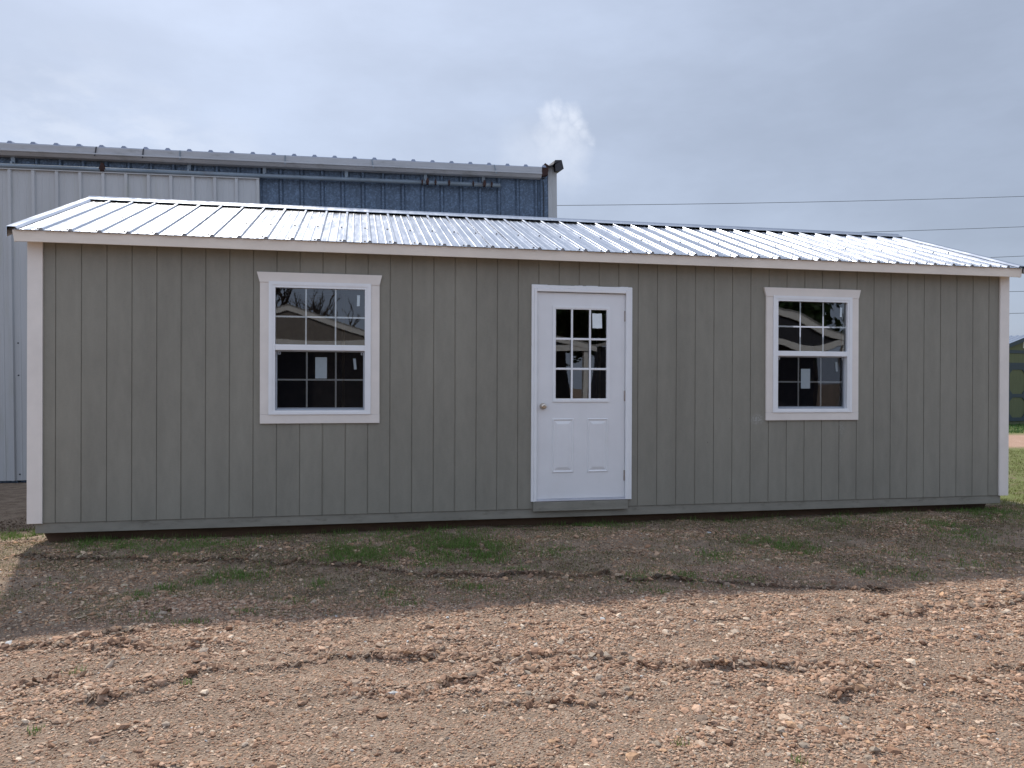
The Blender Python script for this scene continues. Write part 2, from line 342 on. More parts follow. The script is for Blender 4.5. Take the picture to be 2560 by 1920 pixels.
# ------------------------------------------------------------------ ground sheet
def build_ground():
    gx = list(np.arange(-60, 440.1, 1.3)); gy = list(np.arange(-215, 30.1, 1.3))
    st = 1.3
    lo, hi = [], []
    a = -60; b = gx[-1]
    s = st
    while b < 130000: s *= 1.16; b += s; hi.append(b)
    s = st
    while a > -130000: s *= 1.16; a -= s; lo.append(a)
    gx = np.array(lo[::-1] + gx + hi)
    lo, hi = [], []; a = -215; b = gy[-1]; s = st
    while b < 160000: s *= 1.16; b += s; hi.append(b)
    s = st
    while a > -130000: s *= 1.16; a -= s; lo.append(a)
    gy = np.array(lo[::-1] + gy + hi)
    X, Y = np.meshgrid(gx, gy); Z = height(X, Y)
    nx, ny = len(gx), len(gy)
    co = np.stack([X, Y, Z], -1).reshape(-1, 3) * I
    idx = np.arange(nx * ny).reshape(ny, nx)
    q = np.stack([idx[:-1, :-1], idx[:-1, 1:], idx[1:, 1:], idx[1:, :-1]], -1).reshape(-1)
    me = bpy.data.meshes.new('ground'); me.vertices.add(len(co)); me.vertices.foreach_set('co', co.ravel())
    nf = len(q) // 4; me.loops.add(len(q)); me.loops.foreach_set('vertex_index', q)
    me.polygons.add(nf); me.polygons.foreach_set('loop_start', np.arange(0, nf * 4, 4)); me.polygons.foreach_set('use_smooth', np.ones(nf, bool))
    me.update(calc_edges=True)
    # material: sandy gravel dirt, leaf-strewn soil near the shed, lawn on the right, pink dirt road far right
    m = bpy.data.materials.new('ground_soil'); nt = nodes(m)
    out = N(nt, 'ShaderNodeOutputMaterial'); p = N(nt, 'ShaderNodeBsdfPrincipled')
    pos = N(nt, 'ShaderNodeNewGeometry').outputs['Position']; sep = N(nt, 'ShaderNodeSeparateXYZ'); nt.links.new(pos, sep.inputs[0])
    px, py = sep.outputs[0], sep.outputs[1]
    big = noise(nt, pos, 1.1, 5, .6); mid = noise(nt, pos, 7, 5, .65); fin = noise(nt, pos, 70, 5, .7)
    vor = N(nt, 'ShaderNodeTexVoronoi', inp={'Vector': pos, 'Scale': 75}); vc = N(nt, 'ShaderNodeSeparateColor'); nt.links.new(vor.outputs['Color'], vc.inputs[0])
    gravel = mixc(nt, maprange(nt, mid, .35, .65), (.19, .138, .10), (.28, .21, .156))
    gravel = mixc(nt, maprange(nt, vc.outputs[0], .2, .9, 0, .55, False), gravel, (.34, .25, .19))
    gravel = mixc(nt, maprange(nt, fin, .55, .75, 0, .7), gravel, (.17, .11, .08))
    soil = mixc(nt, maprange(nt, mid, .35, .65), (.22, .16, .11), (.36, .275, .20))
    soil = mixc(nt, maprange(nt, vc.outputs[0], .4, 1, 0, .5, False), soil, (.30, .22, .17))
    soil = mixc(nt, maprange(nt, fin, .5, .72, 0, .75), soil, (.07, .05, .035))
    edge = math_(nt, 'ADD', py, math_(nt, 'MULTIPLY', math_(nt, 'SUBTRACT', big, .5), 1.2))
    col = mixc(nt, maprange(nt, edge, -2.55, -1.5), gravel, soil)
    grassy = mixc(nt, maprange(nt, fin, .35, .65), (.075, .105, .03), (.21, .22, .085))
    grassy = mixc(nt, maprange(nt, mid, .5, .68, 0, .9), grassy, (.20, .15, .105))
    lawn = math_(nt, 'MULTIPLY', maprange(nt, math_(nt, 'ADD', px, math_(nt, 'MULTIPLY', big, .9)), 9.9, 11.2), maprange(nt, edge, -.4, .9))
    col = mixc(nt, lawn, col, grassy)
    road = math_(nt, 'MULTIPLY', maprange(nt, edge, 7.4, 8.2), maprange(nt, edge, 12.2, 11.2))
    road = math_(nt, 'MULTIPLY', road, maprange(nt, px, 10, 12))
    dust = mixc(nt, maprange(nt, mid, .3, .7), (.36, .23, .165), (.43, .29, .22))
    col = mixc(nt, road, col, dust)
    far = maprange(nt, py, 40, 90)
    col = mixc(nt, far, col, (.10, .12, .05))
    da = N(nt, 'ShaderNodeAttribute', attribute_name='damp')
    col = mixc(nt, math_(nt, 'MULTIPLY', da.outputs['Fac'], maprange(nt, fin, .3, .6, .55, 1.0)), col, (.055, .038, .028))
    nt.links.new(col, p.inputs['Base Color']); p.inputs['Roughness'].default_value = .95; p.inputs['Specular IOR Level'].default_value = .15
    hsum = math_(nt, 'ADD', math_(nt, 'MULTIPLY', vor.outputs['Distance'], -1.0), math_(nt, 'MULTIPLY', fin, .8))
    b = N(nt, 'ShaderNodeBump', inp={'Strength': .9, 'Distance': .012, 'Height': hsum}); nt.links.new(b.outputs[0], p.inputs['Normal'])
    nt.links.new(p.outputs[0], out.inputs[0])
    hh, ee = rut_terms(X, Y); dv = .9 * ee * np.where(Y > -100, sstep(.02, .4, vnoise(X, Y * .5, 5, 91)), sstep(.25, .6, vnoise(X, Y * .5, 5, 91))) * np.where(Y > -100, 1.0, .38)
    for k_, (sx_, sy_, rx_, ry_) in enumerate([(168, -66, 10, 3), (182, -71, 8, 3), (216, -84, 12, 4), (236, -92, 12, 3), (335, -25, 16, 9), (300, -30, 12, 6), (286, -20, 8, 4), (96, -72, 12, 4), (48, -80, 14, 5), (128, -68, 9, 3)]):
        dv = np.maximum(dv, .8 * np.exp(-(((X - sx_) / rx_) ** 2 + ((Y - sy_) / ry_) ** 2)) * (.3 + vnoise(X, Y, 4, 100 + k_)))
    me.attributes.new('damp', 'FLOAT', 'POINT').data.foreach_set('value', np.clip(dv, 0, 1).ravel().astype(np.float32))
    me.materials.append(m)
    o = bpy.data.objects.new('ground', me); COL.objects.link(o); tag(o, 'gravel yard with patchy grass around the shed', 'ground', kind='structure')
build_ground()

def cloud_mesh(name, V, F, centers, R3, tones, mat, label, cat, smooth=True, kind='stuff'):
    """one mesh of many small copies: V (k,3) template(s), per-copy 3x3 matrices R3 and centres (inches)"""
    n = len(centers); k = V.shape[-2]
    P = np.einsum('nij,nkj->nki', R3, V if V.ndim == 3 else np.broadcast_to(V, (n, k, 3))) + centers[:, None, :]
    co = (P.reshape(-1, 3) * I).astype(np.float32)
    fl = F.shape[1]
    idx = (F[None, :, :] + (np.arange(n) * k)[:, None, None]).reshape(-1).astype(np.int32)
    me = bpy.data.meshes.new(name); me.vertices.add(len(co)); me.vertices.foreach_set('co', co.ravel())
    nf = len(idx) // fl; me.loops.add(len(idx)); me.loops.foreach_set('vertex_index', idx)
    me.polygons.add(nf); me.polygons.foreach_set('loop_start', np.arange(0, nf * fl, fl, dtype=np.int32))
    me.polygons.foreach_set('use_smooth', np.full(nf, smooth))
    me.update(calc_edges=True)
    at = me.attributes.new('tone', 'FLOAT_COLOR', 'POINT')
    c4 = np.ones((n, k, 4), np.float32); c4[:, :, :3] = tones[:, None, :]
    at.data.foreach_set('color', c4.ravel())
    me.materials.append(mat); o = bpy.data.objects.new(name, me); COL.objects.link(o)
    return tag(o, label, cat, kind=kind)

def ico():
    t = (1 + 5 ** .5) / 2
    v = np.array([(-1, t, 0), (1, t, 0), (-1, -t, 0), (1, -t, 0), (0, -1, t), (0, 1, t), (0, -1, -t), (0, 1, -t), (t, 0, -1), (t, 0, 1), (-t, 0, -1), (-t, 0, 1)], float)
    v /= np.linalg.norm(v[0])
    f = np.array([(0, 11, 5), (0, 5, 1), (0, 1, 7), (0, 7, 10), (0, 10, 11), (1, 5, 9), (5, 11, 4), (11, 10, 2), (10, 7, 6), (7, 1, 8), (3, 9, 4), (3, 4, 2), (3, 2, 6), (3, 6, 8), (3, 8, 9), (4, 9, 5), (2, 4, 11), (6, 2, 10), (8, 6, 7), (9, 8, 1)])
    return v, f
def rots(n, tilt):
    yaw = RNG.uniform(0, 2 * np.pi, n); a = RNG.normal(0, tilt, n); b = RNG.normal(0, tilt, n)
    c, s = np.cos(yaw), np.sin(yaw); z = np.zeros(n); o = np.ones(n)
    Rz = np.stack([np.stack([c, -s, z], -1), np.stack([s, c, z], -1), np.stack([z, z, o], -1)], 1)
    Rx = np.stack([np.stack([o, z, z], -1), np.stack([z, np.cos(a), -np.sin(a)], -1), np.stack([z, np.sin(a), np.cos(a)], -1)], 1)
    Ry = np.stack([np.stack([np.cos(b), z, np.sin(b)], -1), np.stack([z, o, z], -1), np.stack([-np.sin(b), z, np.cos(b)], -1)], 1)
    return Rz @ Rx @ Ry

PAL = np.array([(.44, .30, .225), (.50, .36, .28), (.39, .255, .185), (.55, .44, .36), (.33, .205, .145), (.36, .285, .235), (.42, .36, .31), (.22, .14, .105), (.62, .54, .46), (.47, .315, .21)])
PALW = np.array([.20, .17, .15, .09, .12, .10, .06, .05, .02, .04])
def build_gravel():
    V, F = ico()
    x = RNG.uniform(-40, 440, 1300000); y = RNG.uniform(-205, 12, 1300000)
    ok = in_view(x, y, -.66, .66) & ~((y > 4) & (x > 2) & (x < 382))
    x, y = x[ok], y[ok]
    zone = sstep(-92, -62, y + (vnoise(x, y, 30, 9) - .5) * 40)          # 0 gravel drive .. 1 soil strip by the shed
    patch = vnoise(x, y, 18, 21)
    dens = (1 - zone) * (.72 + .28 * patch) + zone * (.16 + .34 * sstep(.35, .75, patch))
    dens = dens * (.8 + .25 * loose(x, y))
    smooth_track = np.exp(-((y + 104 + (x - 100) * .01) / 5) ** 2) * .35      # packed wheel track, finer stones
    h, e = rut_terms(x, y)
    dens = dens * (1 - smooth_track) + e * .4
    area = 480 * 217 * I * I
    keep = RNG.random(len(x)) < dens * 12000 * area / 1300000
    x, y, zone, e, patch = x[keep], y[keep], zone[keep], e[keep], patch[keep]; n = len(x)
    size = np.exp(RNG.normal(math.log(.205), .42, n)) * (1 + .45 * e) * (.78 + .38 * loose(x, y))
    big = RNG.random(n) < .022 + .10 * (e > .45); size[big] *= RNG.uniform(1.7, 3.0, big.sum())
    size = np.clip(size, .09, 1.15)
    z = height(x, y)
    S = np.stack([size * RNG.uniform(.9, 1.35, n), size * RNG.uniform(.65, 1.0, n), size * RNG.uniform(.28, .58, n)], -1)
    tilt = np.where(e > .4, .45, .22)
    R = rots(n, tilt) * S[:, None, :]
    VV = V[None] * (1 + RNG.uniform(-.32, .26, (n, 12, 1)))
    ti = RNG.choice(len(PAL), n, p=PALW / PALW.sum()); tones = PAL[ti] * np.array([.88, .82, .735]) * RNG.uniform(.66, 1.22, (n, 1))
    damp = np.clip(e * np.where(y > -100, 1.2, .4), 0, 1)[:, None] * (RNG.random((n, 1)) < .9)
    tones = tones * (1 - damp * .68); soil = zone[:, None]
    tones = tones * (1 - soil * .02) * np.where(soil > .5, np.array([1.10, 1.10, 1.05]), 1.0)
    white = RNG.random(n) < .0025; tones[white] = (.46, .46, .45)
    c = np.stack([x, y, z + S[:, 2] * .35], -1)
    cloud_mesh('gravel', VV, F, c, R, tones, M['stone'], 'loose tan and pink gravel stones over the yard', 'gravel', smooth=False)
build_gravel()

def build_litter():
    n = 26000
    x = RNG.uniform(-60, 430, n * 4); y = RNG.uniform(-100, 16, n * 4)
    w = np.clip(.15 + .85 * sstep(.4, .75, vnoise(x, y, 22, 41)), 0, 1) * sstep(-98, -50, y + (vnoise(x, y, 25, 42) - .5) * 40)
    ok = (RNG.random(n * 4) < w) & in_view(x, y, -.66, .66) & ~((y > 4) & (x > 2) & (x < 382))
    x, y = x[ok][:n], y[ok][:n]
    # dark leaf heaps left of the shed
    k = 1500; hx = RNG.normal(-22, 14, k); hy = RNG.normal(42, 12, k); x = np.concatenate([x, hx]); y = np.concatenate([y, hy]); n = len(x)
    V = np.array([(-1, 0, 0), (-.2, -.45, .12), (1, 0, .05), (-.1, .45, .15)], float); F = np.array([(0, 1, 2, 3)])
    s = RNG.uniform(.18, .55, n); R = rots(n, .5) * s[:, None, None]
    pal = np.array([(.17, .105, .065), (.24, .16, .10), (.10, .065, .045), (.30, .22, .15), (.13, .10, .08)])
    tones = pal[RNG.integers(0, 5, n)] * RNG.uniform(.7, 1.2, (n, 1))
    c = np.stack([x, y, height(x, y) + .18], -1)
    c[-k:, 2] += RNG.uniform(0, 2.2, k); tones[-k:] *= .55
    cloud_mesh('leaf_litter', V, F, c, R, tones, M['litter'], 'dry brown leaf litter strewn along the foot of the shed', 'leaf litter', smooth=False)
build_litter()

GP = [(22, -4, 6, 12, .6), (32, -8, 5, 9, .5), (54, -65, 5, 5, .6), (75, -49, 7, 6, .9), (66, -55, 3, 4, .8), (57, -60, 3, 4, .7), (56, -10, 18, 14, .5), (103, -24, 6, 13, .8), (98, -64, 2, 4, .8), (54, -121, 1.2, 1, .8), (58, -82, 3, 3, .35), (81, -85, 3, 3, .5), (69, -92, 4, 3, .45), (27, -52, 4, 6, .3), (56, -147, 1, 1, .5), (92, -78, 3, 3, .4), (77, -132, 1, 1, .4), (18, 2, 4, 8, .6), (145, -26, 13, 13, 1.3), (113, -30, 13, 11, .9), (132, -6, 19, 12, .5), (149, -42, 6, 7, .9), (117, -76, 3, 4, .6), (122, -86, 3, 3, .6), (141, -72, 5, 5, .8), (145, -81, 2, 3, .5), (172, -39, 6, 9, .5), (190, -72, 5, 6, .5), (194, 2, 3, 5, .8), (189, -90, 2, 3, .6), (132, -44, 8, 7, .6), (156, -56, 5, 5, .4), (204, 0, 14, 7, .4), (257, -43, 8, 9, .8), (224, -51, 6, 10, .5), (202, -75, 4, 6, .6), (257, -80, 3, 5, .7), (271, -85, 3, 6, .5), (330, -31, 10, 15, .7), (219, -78, 6, 6, .4), (296, -11, 14, 10, .4), (265, -78, 3, 5, .4), (373, -4, 12, 19, .6), (250, -33, 9, 12, .4), (289, -60, 6, 9, .3), (297, -77, 7, 8, .3), (175, -179, 1, 1, .5), (159, -171, 1, 1, .5), (-12, 26, 12, 9, 1.1)]
def build_grass():
    xs, ys, hs, ws, kind = [], [], [], [], []
    def put(x, y, h, w, k): xs.append(x); ys.append(y); hs.append(h); ws.append(w); kind.append(np.full(len(x), k))
    for cx, cy, rx, ry, d in GP:
        n = int(max(24, rx * ry * math.pi * 6.5 * d)); x = RNG.normal(cx, rx * .72, n); y = RNG.normal(cy, ry * .6, n)
        ok = vnoise(x, y, 3.5, 77) > .28; x, y = x[ok], y[ok]
        put(x, y, RNG.uniform(.6, 2.0, len(x)) * (.7 + .4 * min(1, d)), RNG.uniform(.05, .10, len(x)), 0)
    n = 110000; x = RNG.uniform(-10, 430, n); y = RNG.uniform(-90, 8, n)      # thin weeds all along the shaded strip
    ok = (vnoise(x, y, 16, 55) * .55 + vnoise(x, y, 4.5, 56) * .45 > .49); x, y = x[ok], y[ok]; put(x, y, RNG.uniform(.3, 1.2, len(x)), RNG.uniform(.04, .07, len(x)), 3)
    n = 2600; x = RNG.uniform(5, 385, n); y = RNG.normal(3, 2.6, n); ok = vnoise(x, y * 0, 7, 57) > .4; x, y = x[ok], y[ok]; put(x, y, RNG.uniform(.8, 3.2, len(x)), RNG.uniform(.05, .08, len(x)), 0)
    n = 60000; x = RNG.uniform(392, 760, n); y = RNG.uniform(-30, 300, n)    # sunny lawn right of the shed
    ok = in_view(x, y, .30, .70) & (vnoise(x, y, 24, 58) * .65 + vnoise(x, y, 7, 59) * .35 > .40); x, y = x[ok], y[ok]; put(x, y, RNG.uniform(.5, 1.8, len(x)), RNG.uniform(.09, .2, len(x)), 1)
    n = 9000; x = RNG.uniform(800, 1150, n); y = RNG.uniform(480, 640, n); ok = in_view(x, y, .45, .75); x, y = x[ok], y[ok]; put(x, y, RNG.uniform(1.2, 4, len(x)), RNG.uniform(.25, .5, len(x)), 2)
    x = np.concatenate(xs); y = np.concatenate(ys); h = np.concatenate(hs); w = np.concatenate(ws); kd = np.concatenate(kind); n = len(x)
    bend = RNG.uniform(.1, .9, n)
    V = np.zeros((n, 5, 3)); V[:, 0, 0] = -w; V[:, 1, 0] = w; V[:, 2, 0] = w * .7; V[:, 3, 0] = -w * .7
    V[:, 2, 2] = V[:, 3, 2] = h * .55; V[:, 2, 1] = V[:, 3, 1] = h * bend * .22; V[:, 4, 2] = h * (1 - .25 * bend); V[:, 4, 1] = h * bend * .8
    F3 = np.array([(0, 1, 2), (0, 2, 3), (3, 2, 4)])
    base = np.array([(.125, .25, .05), (.16, .19, .05), (.05, .13, .03), (.16, .19, .07)])
    dry = np.array([(.19, .17, .075), (.27, .24, .11), (.12, .17, .05), (.24, .19, .10)])
    t = (RNG.random((n, 1)) ** 2.2); tones = base[kd] * (1 - t) + dry[kd] * t; tones *= RNG.uniform(.7, 1.25, (n, 1))
    c = np.stack([x, y, height(x, y) - .05], -1)
    cloud_mesh('grass', V, F3, c, rots(n, .15), tones, M['leaf'], 'short grass and weeds growing in patches through the gravel', 'grass', smooth=False)
build_grass()

# ------------------------------------------------------------------ the grey-green shed
shed = empty('storage_shed', (192, 72, -7.5), 'long greige board-sided portable shed with silver metal roof, white door and two windows', 'shed')
GW = [8.0 * k for k in range(1, 48)]
WX0, WX1, WZ1 = 0.0, 384.9, 96.2
def profile_wall(gxs, x0, x1, xbreaks, zbreaks, holes, y=0.0, dep=.26, hw=.19):
    pts = [(x0, 0.0)]
    ev = [(g, 'g') for g in gxs] + [(b, 'b') for b in xbreaks]
    for x, k in sorted(ev):
        if k == 'g':
            hw = .27 if round(x / 8) % 6 == 0 else .18
            pts += [(x - hw, 0), (x - hw * .6, dep), (x + hw * .6, dep), (x + hw, 0)]
        else:
            pts.append((x, dep if any(abs(x - g) < hw * .6 for g in gxs) else 0.0))
    pts.append((x1, 0.0)); pts.sort(key=lambda p: p[0])
    mb = MB(); zs = sorted(zbreaks); n = len(pts)
    for z in zs:
        for px, d in pts: mb.v.append((px, y + d, z))
    for j in range(len(zs) - 1):
        zc = (zs[j] + zs[j + 1]) / 2
        for i in range(n - 1):
            xc = (pts[i][0] + pts[i + 1][0]) / 2
            if any(a < xc < b and c < zc < d for a, b, c, d in holes): continue
            mb.f.append((j * n + i, j * n + i + 1, (j + 1) * n + i + 1, (j + 1) * n + i))
    return mb
HOLES = [(78.2, 112.1, 37.0, 83.0), (274.3, 308.2, 37.0, 83.0), (174.6, 211.6, 2.9, 84.0)]
fw = profile_wall(GW, WX0, WX1, [h[i] for h in HOLES for i in (0, 1)], [0, 2.9, 37.0, 83.0, 84.0, WZ1], HOLES)
# bottom lip so the sheet has thickness
fw.poly([(WX0, 0, 0), (WX1, 0, 0), (WX1, .42, 0), (WX0, .42, 0)])
fw.build('front_wall', M['siding'], shed, recalc=False)
RS = (125.7 - 97.9) / 78.5                                            # roof slope
def roofz(y): return 97.9 + (y + 6.5) * RS if y <= 72 else 97.9 + (150.5 - y) * RS
for xa in (0.0, 384.5):
    mb = MB(); mb.hull([(xa, .45, 0), (xa, 143.5, 0), (xa, 143.5, roofz(143.5) - 2.6), (xa, 72, roofz(72) - 2.6), (xa, .45, roofz(.45) - 2.6)],
                       [(xa + .4, .45, 0), (xa + .4, 143.5, 0), (xa + .4, 143.5, roofz(143.5) - 2.6), (xa + .4, 72, roofz(72) - 2.6), (xa + .4, .45, roofz(.45) - 2.6)])
    mb.build('gable_wall', M['siding'], shed)
B(0, 384.9, 143.6, 144, 0, 97).build('back_wall', M['siding'], shed)
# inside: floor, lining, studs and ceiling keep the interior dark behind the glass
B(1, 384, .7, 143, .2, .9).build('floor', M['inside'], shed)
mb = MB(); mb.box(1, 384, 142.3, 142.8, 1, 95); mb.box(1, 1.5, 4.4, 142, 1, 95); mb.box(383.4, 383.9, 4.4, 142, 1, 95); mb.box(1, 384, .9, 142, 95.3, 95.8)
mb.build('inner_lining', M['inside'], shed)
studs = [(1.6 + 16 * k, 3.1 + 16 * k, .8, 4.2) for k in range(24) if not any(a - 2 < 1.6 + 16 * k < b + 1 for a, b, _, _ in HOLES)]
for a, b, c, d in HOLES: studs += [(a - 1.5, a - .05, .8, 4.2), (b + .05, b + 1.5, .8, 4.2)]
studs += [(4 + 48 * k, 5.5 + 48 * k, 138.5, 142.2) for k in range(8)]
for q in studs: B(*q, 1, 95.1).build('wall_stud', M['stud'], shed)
B(1.65, 382.7, .36, 2.0, -3.6, -.02, c=.12).build('rim_board', M['rim'], shed)
for ys in (5.5, 68, 134):
    mb = MB(); mb.hull([(2.2, ys, -3.62), (4.6, ys, -8.6), (378.2, ys, -8.9), (380.6, ys, -3.62)], [(2.2, ys + 5, -3.62), (4.6, ys + 5, -8.6), (378.2, ys + 5, -8.9), (380.6, ys + 5, -3.62)])
    mb.build('skid', M['skid'], shed)
# joists between the skids close the view under the floor
mb = MB()
for k in range(25): mb.box(2 + 15.8 * k, 3.5 + 15.8 * k, 2.1, 142, -3.6, .1)
mb.build('floor_joists', M['skid'], shed)
# corner boards (two boards at each front corner)
mb = MB(); mb.box(-.55, 4.15, -.72, -.004, -.1, 95.2, c=.06); mb.box(-.55, -.03, 0, 3.6, -.1, 95.2); mb.build('corner_trim', M['trim'], shed)
mb = MB(); mb.box(381.05, 385.7, -.72, -.004, -.1, 95.2, c=.06); mb.box(384.95, 385.7, 0, 3.6, -.1, 95.2); mb.build('corner_trim', M['trim'], shed)
# eave: fascia board, soffit and the raw roof edge behind the sheet
mb = MB(); mb.hull([(-2.4, -6.0, 94.0), (386.4, -6.0, 94.0), (386.8, -6.0, 97.7), (-3.1, -6.0, 97.7)], [(-2.4, -5.25, 94.0), (386.4, -5.25, 94.0), (386.8, -5.25, 97.7), (-3.1, -5.25, 97.7)])
mb.build('fascia', M['fascia'], shed)
mb = MB(); mb.poly([(-2.4, -5.25, 94.5), (386.6, -5.25, 94.5), (386.6, .4, 95.6), (-2.4, .4, 95.6)]); mb.build('soffit', M['fascia'], shed, recalc=False)
mb = MB()
for xa in (-2.8, 386.0):
    mb = MB(); mb.hull([(xa, -5.2, 93.9), (xa + .7, -5.2, 93.9), (xa + .7, -5.2, 97.4), (xa, -5.2, 97.4)], [(xa, 72, roofz(72) - 4.6), (xa + .7, 72, roofz(72) - 4.6), (xa + .7, 72, roofz(72) - 1.0), (xa, 72, roofz(72) - 1.0)])
    mb.build('rake_board', M['fascia'], shed)
mb = MB()
mb.hull([(-2.6, -5.2, 96.6), (386.6, -5.2, 96.6), (386.6, -5.2, 97.2), (-2.6, -5.2, 97.2)], [(-2.6, 72, roofz(72) - 1.5), (386.6, 72, roofz(72) - 1.5), (386.6, 72, roofz(72) - .8), (-2.6, 72, roofz(72) - .8)])
mb.hull([(-2.6, 149.2, 96.6), (386.6, 149.2, 96.6), (386.6, 149.2, 97.2), (-2.6, 149.2, 97.2)], [(-2.6, 72.02, roofz(72) - 1.5), (386.6, 72.02, roofz(72) - 1.5), (386.6, 72.02, roofz(72) - .8), (-2.6, 72.02, roofz(72) - .8)])
mb.build('roof_deck', M['stud'], shed)
RIBS = [5.9 + 8.885 * k for k in range(43)]
def rib_profile():
    pts = [(-2.2, 0.0)]
    prev = -2.98
    for r in RIBS + [RIBS[-1] + 8.885]:
        for q in (1 / 3, 2 / 3):
            c = prev + (r - prev) * q
            if c > -1.8 and c < 385.0: pts += [(c - .42, 0), (c - .12, .09), (c + .12, .09), (c + .42, 0)]
        if r < 386: pts += [(r - .80, 0), (r - .52, .6), (r - .36, .74), (r + .36, .74), (r + .52, .6), (r + .80, 0)]
        prev = r
    return [p for p in pts if p[0] < 385.8] + [(386.2, 0.0)]
RP = rib_profile()
def roof_sheet(mirror):
    mb = MB(); n = len(RP); ys = [-6.9, 10, 30, 50, 71.9]
    for th in (0, -.07):
        for y in ys:
            for x, h in RP:
                z = 97.9 + (y + 6.5) * RS + h + th
                mb.v.append((x, (144 - y) if mirror else y, z))
    L = len(ys)
    for t in range(2):
        for j in range(L - 1):
            for i in range(n - 1):
                b = t * L * n + j * n + i; q = (b, b + 1, b + n + 1, b + n)
                mb.f.append(q if (t == 0) ^ mirror else q[::-1])
    for i in range(n - 1): mb.f.append((i, L * n + i, L * n + i + 1, i + 1))
    return mb
rm = MB()
for q in (roof_sheet(False), roof_sheet(True)):
    b = len(rm.v); rm.v += q.v; rm.f += [tuple(b + i for i in f) for f in q.f]
cm = MB()
for xa, ha in RP: cm.v += [(xa, -6.35, 97.75), (xa, -6.35, 97.9 + .15 * RS + ha - .08)]
for i in range(len(RP) - 1): cm.f.append((2 * i, 2 * i + 2, 2 * i + 3, 2 * i + 1))
roof = rm.build('roof', M['roof'], shed, recalc=False)
mb = MB()
z72 = roofz(72)
prof = [(65.2, roofz(65.2) + .45), (65.2, roofz(65.2) + .98), (70.6, roofz(70.6) + 1.02), (71.4, z72 + 1.25), (72.6, z72 + 1.25), (73.4, roofz(73.4) + 1.02), (78.8, roofz(78.8) + .98), (78.8, roofz(78.8) + .45)]
mb.hull([(-4.2, y, z) for y, z in prof] + [(-4.2, y, z - .12) for y, z in prof[::-1]], [(386.9, y, z) for y, z in prof] + [(386.9, y, z - .12) for y, z in prof[::-1]])
mb.build('ridge_cap', M['roof'], roof)
for sx, xs in ((1, -4.4), (-1, 387.2)):
    for mir in (False, True):
        mb = MB()
        f = lambda y: (144 - y) if mir else y
        loopv = lambda y: [(xs, f(y), 97.9 + (y + 6.5) * RS - 2.6), (xs, f(y), 97.9 + (y + 6.5) * RS + .95), (xs + sx * 2.6, f(y), 97.9 + (y + 6.5) * RS + .95), (xs + sx * 3.4, f(y), 97.9 + (y + 6.5) * RS + .2), (xs + sx * 3.3, f(y), 97.9 + (y + 6.5) * RS + .1), (xs + sx * 2.5, f(y), 97.9 + (y + 6.5) * RS + .82), (xs + sx * .12, f(y), 97.9 + (y + 6.5) * RS + .82), (xs + sx * .12, f(y), 97.9 + (y + 6.5) * RS - 2.6)]
        mb.hull(loopv(-7.0), loopv(65.0 if not mir else 65.1)); mb.build('rake_trim', M['roof'], roof)
cm.build('rib_closure', M['grey_metal'], roof, recalc=False)
smb = MB(); a6 = [(math.cos(k * math.pi / 3), math.sin(k * math.pi / 3)) for k in range(6)]
smb.hull([(192 + .42 * a, 72 + .42 * b, -7.5) for a, b in a6], [(192 + .42 * a, 72 + .42 * b, -7.4) for a, b in a6]); smb.hull([(192 + .24 * a, 72 + .24 * b, -7.4) for a, b in a6], [(192 + .22 * a, 72 + .22 * b, -7.18) for a, b in a6])
s0 = smb.build('screw', M['screw'], roof); first = True
for yy in (-4.3, 24.5):
    for r in RIBS:
        sx = r - 1.65 + random.uniform(-.2, .2); sy = yy + random.uniform(-.8, .8)
        o = s0 if first else s0.copy()
        if not first: COL.objects.link(o); o.parent = roof
        first = False
        o.location = ((sx - 192) * I, (sy - 72) * I, (roofz(sy) + 7.5 + .02) * I); o.rotation_euler = (math.atan(RS), 0, 0)

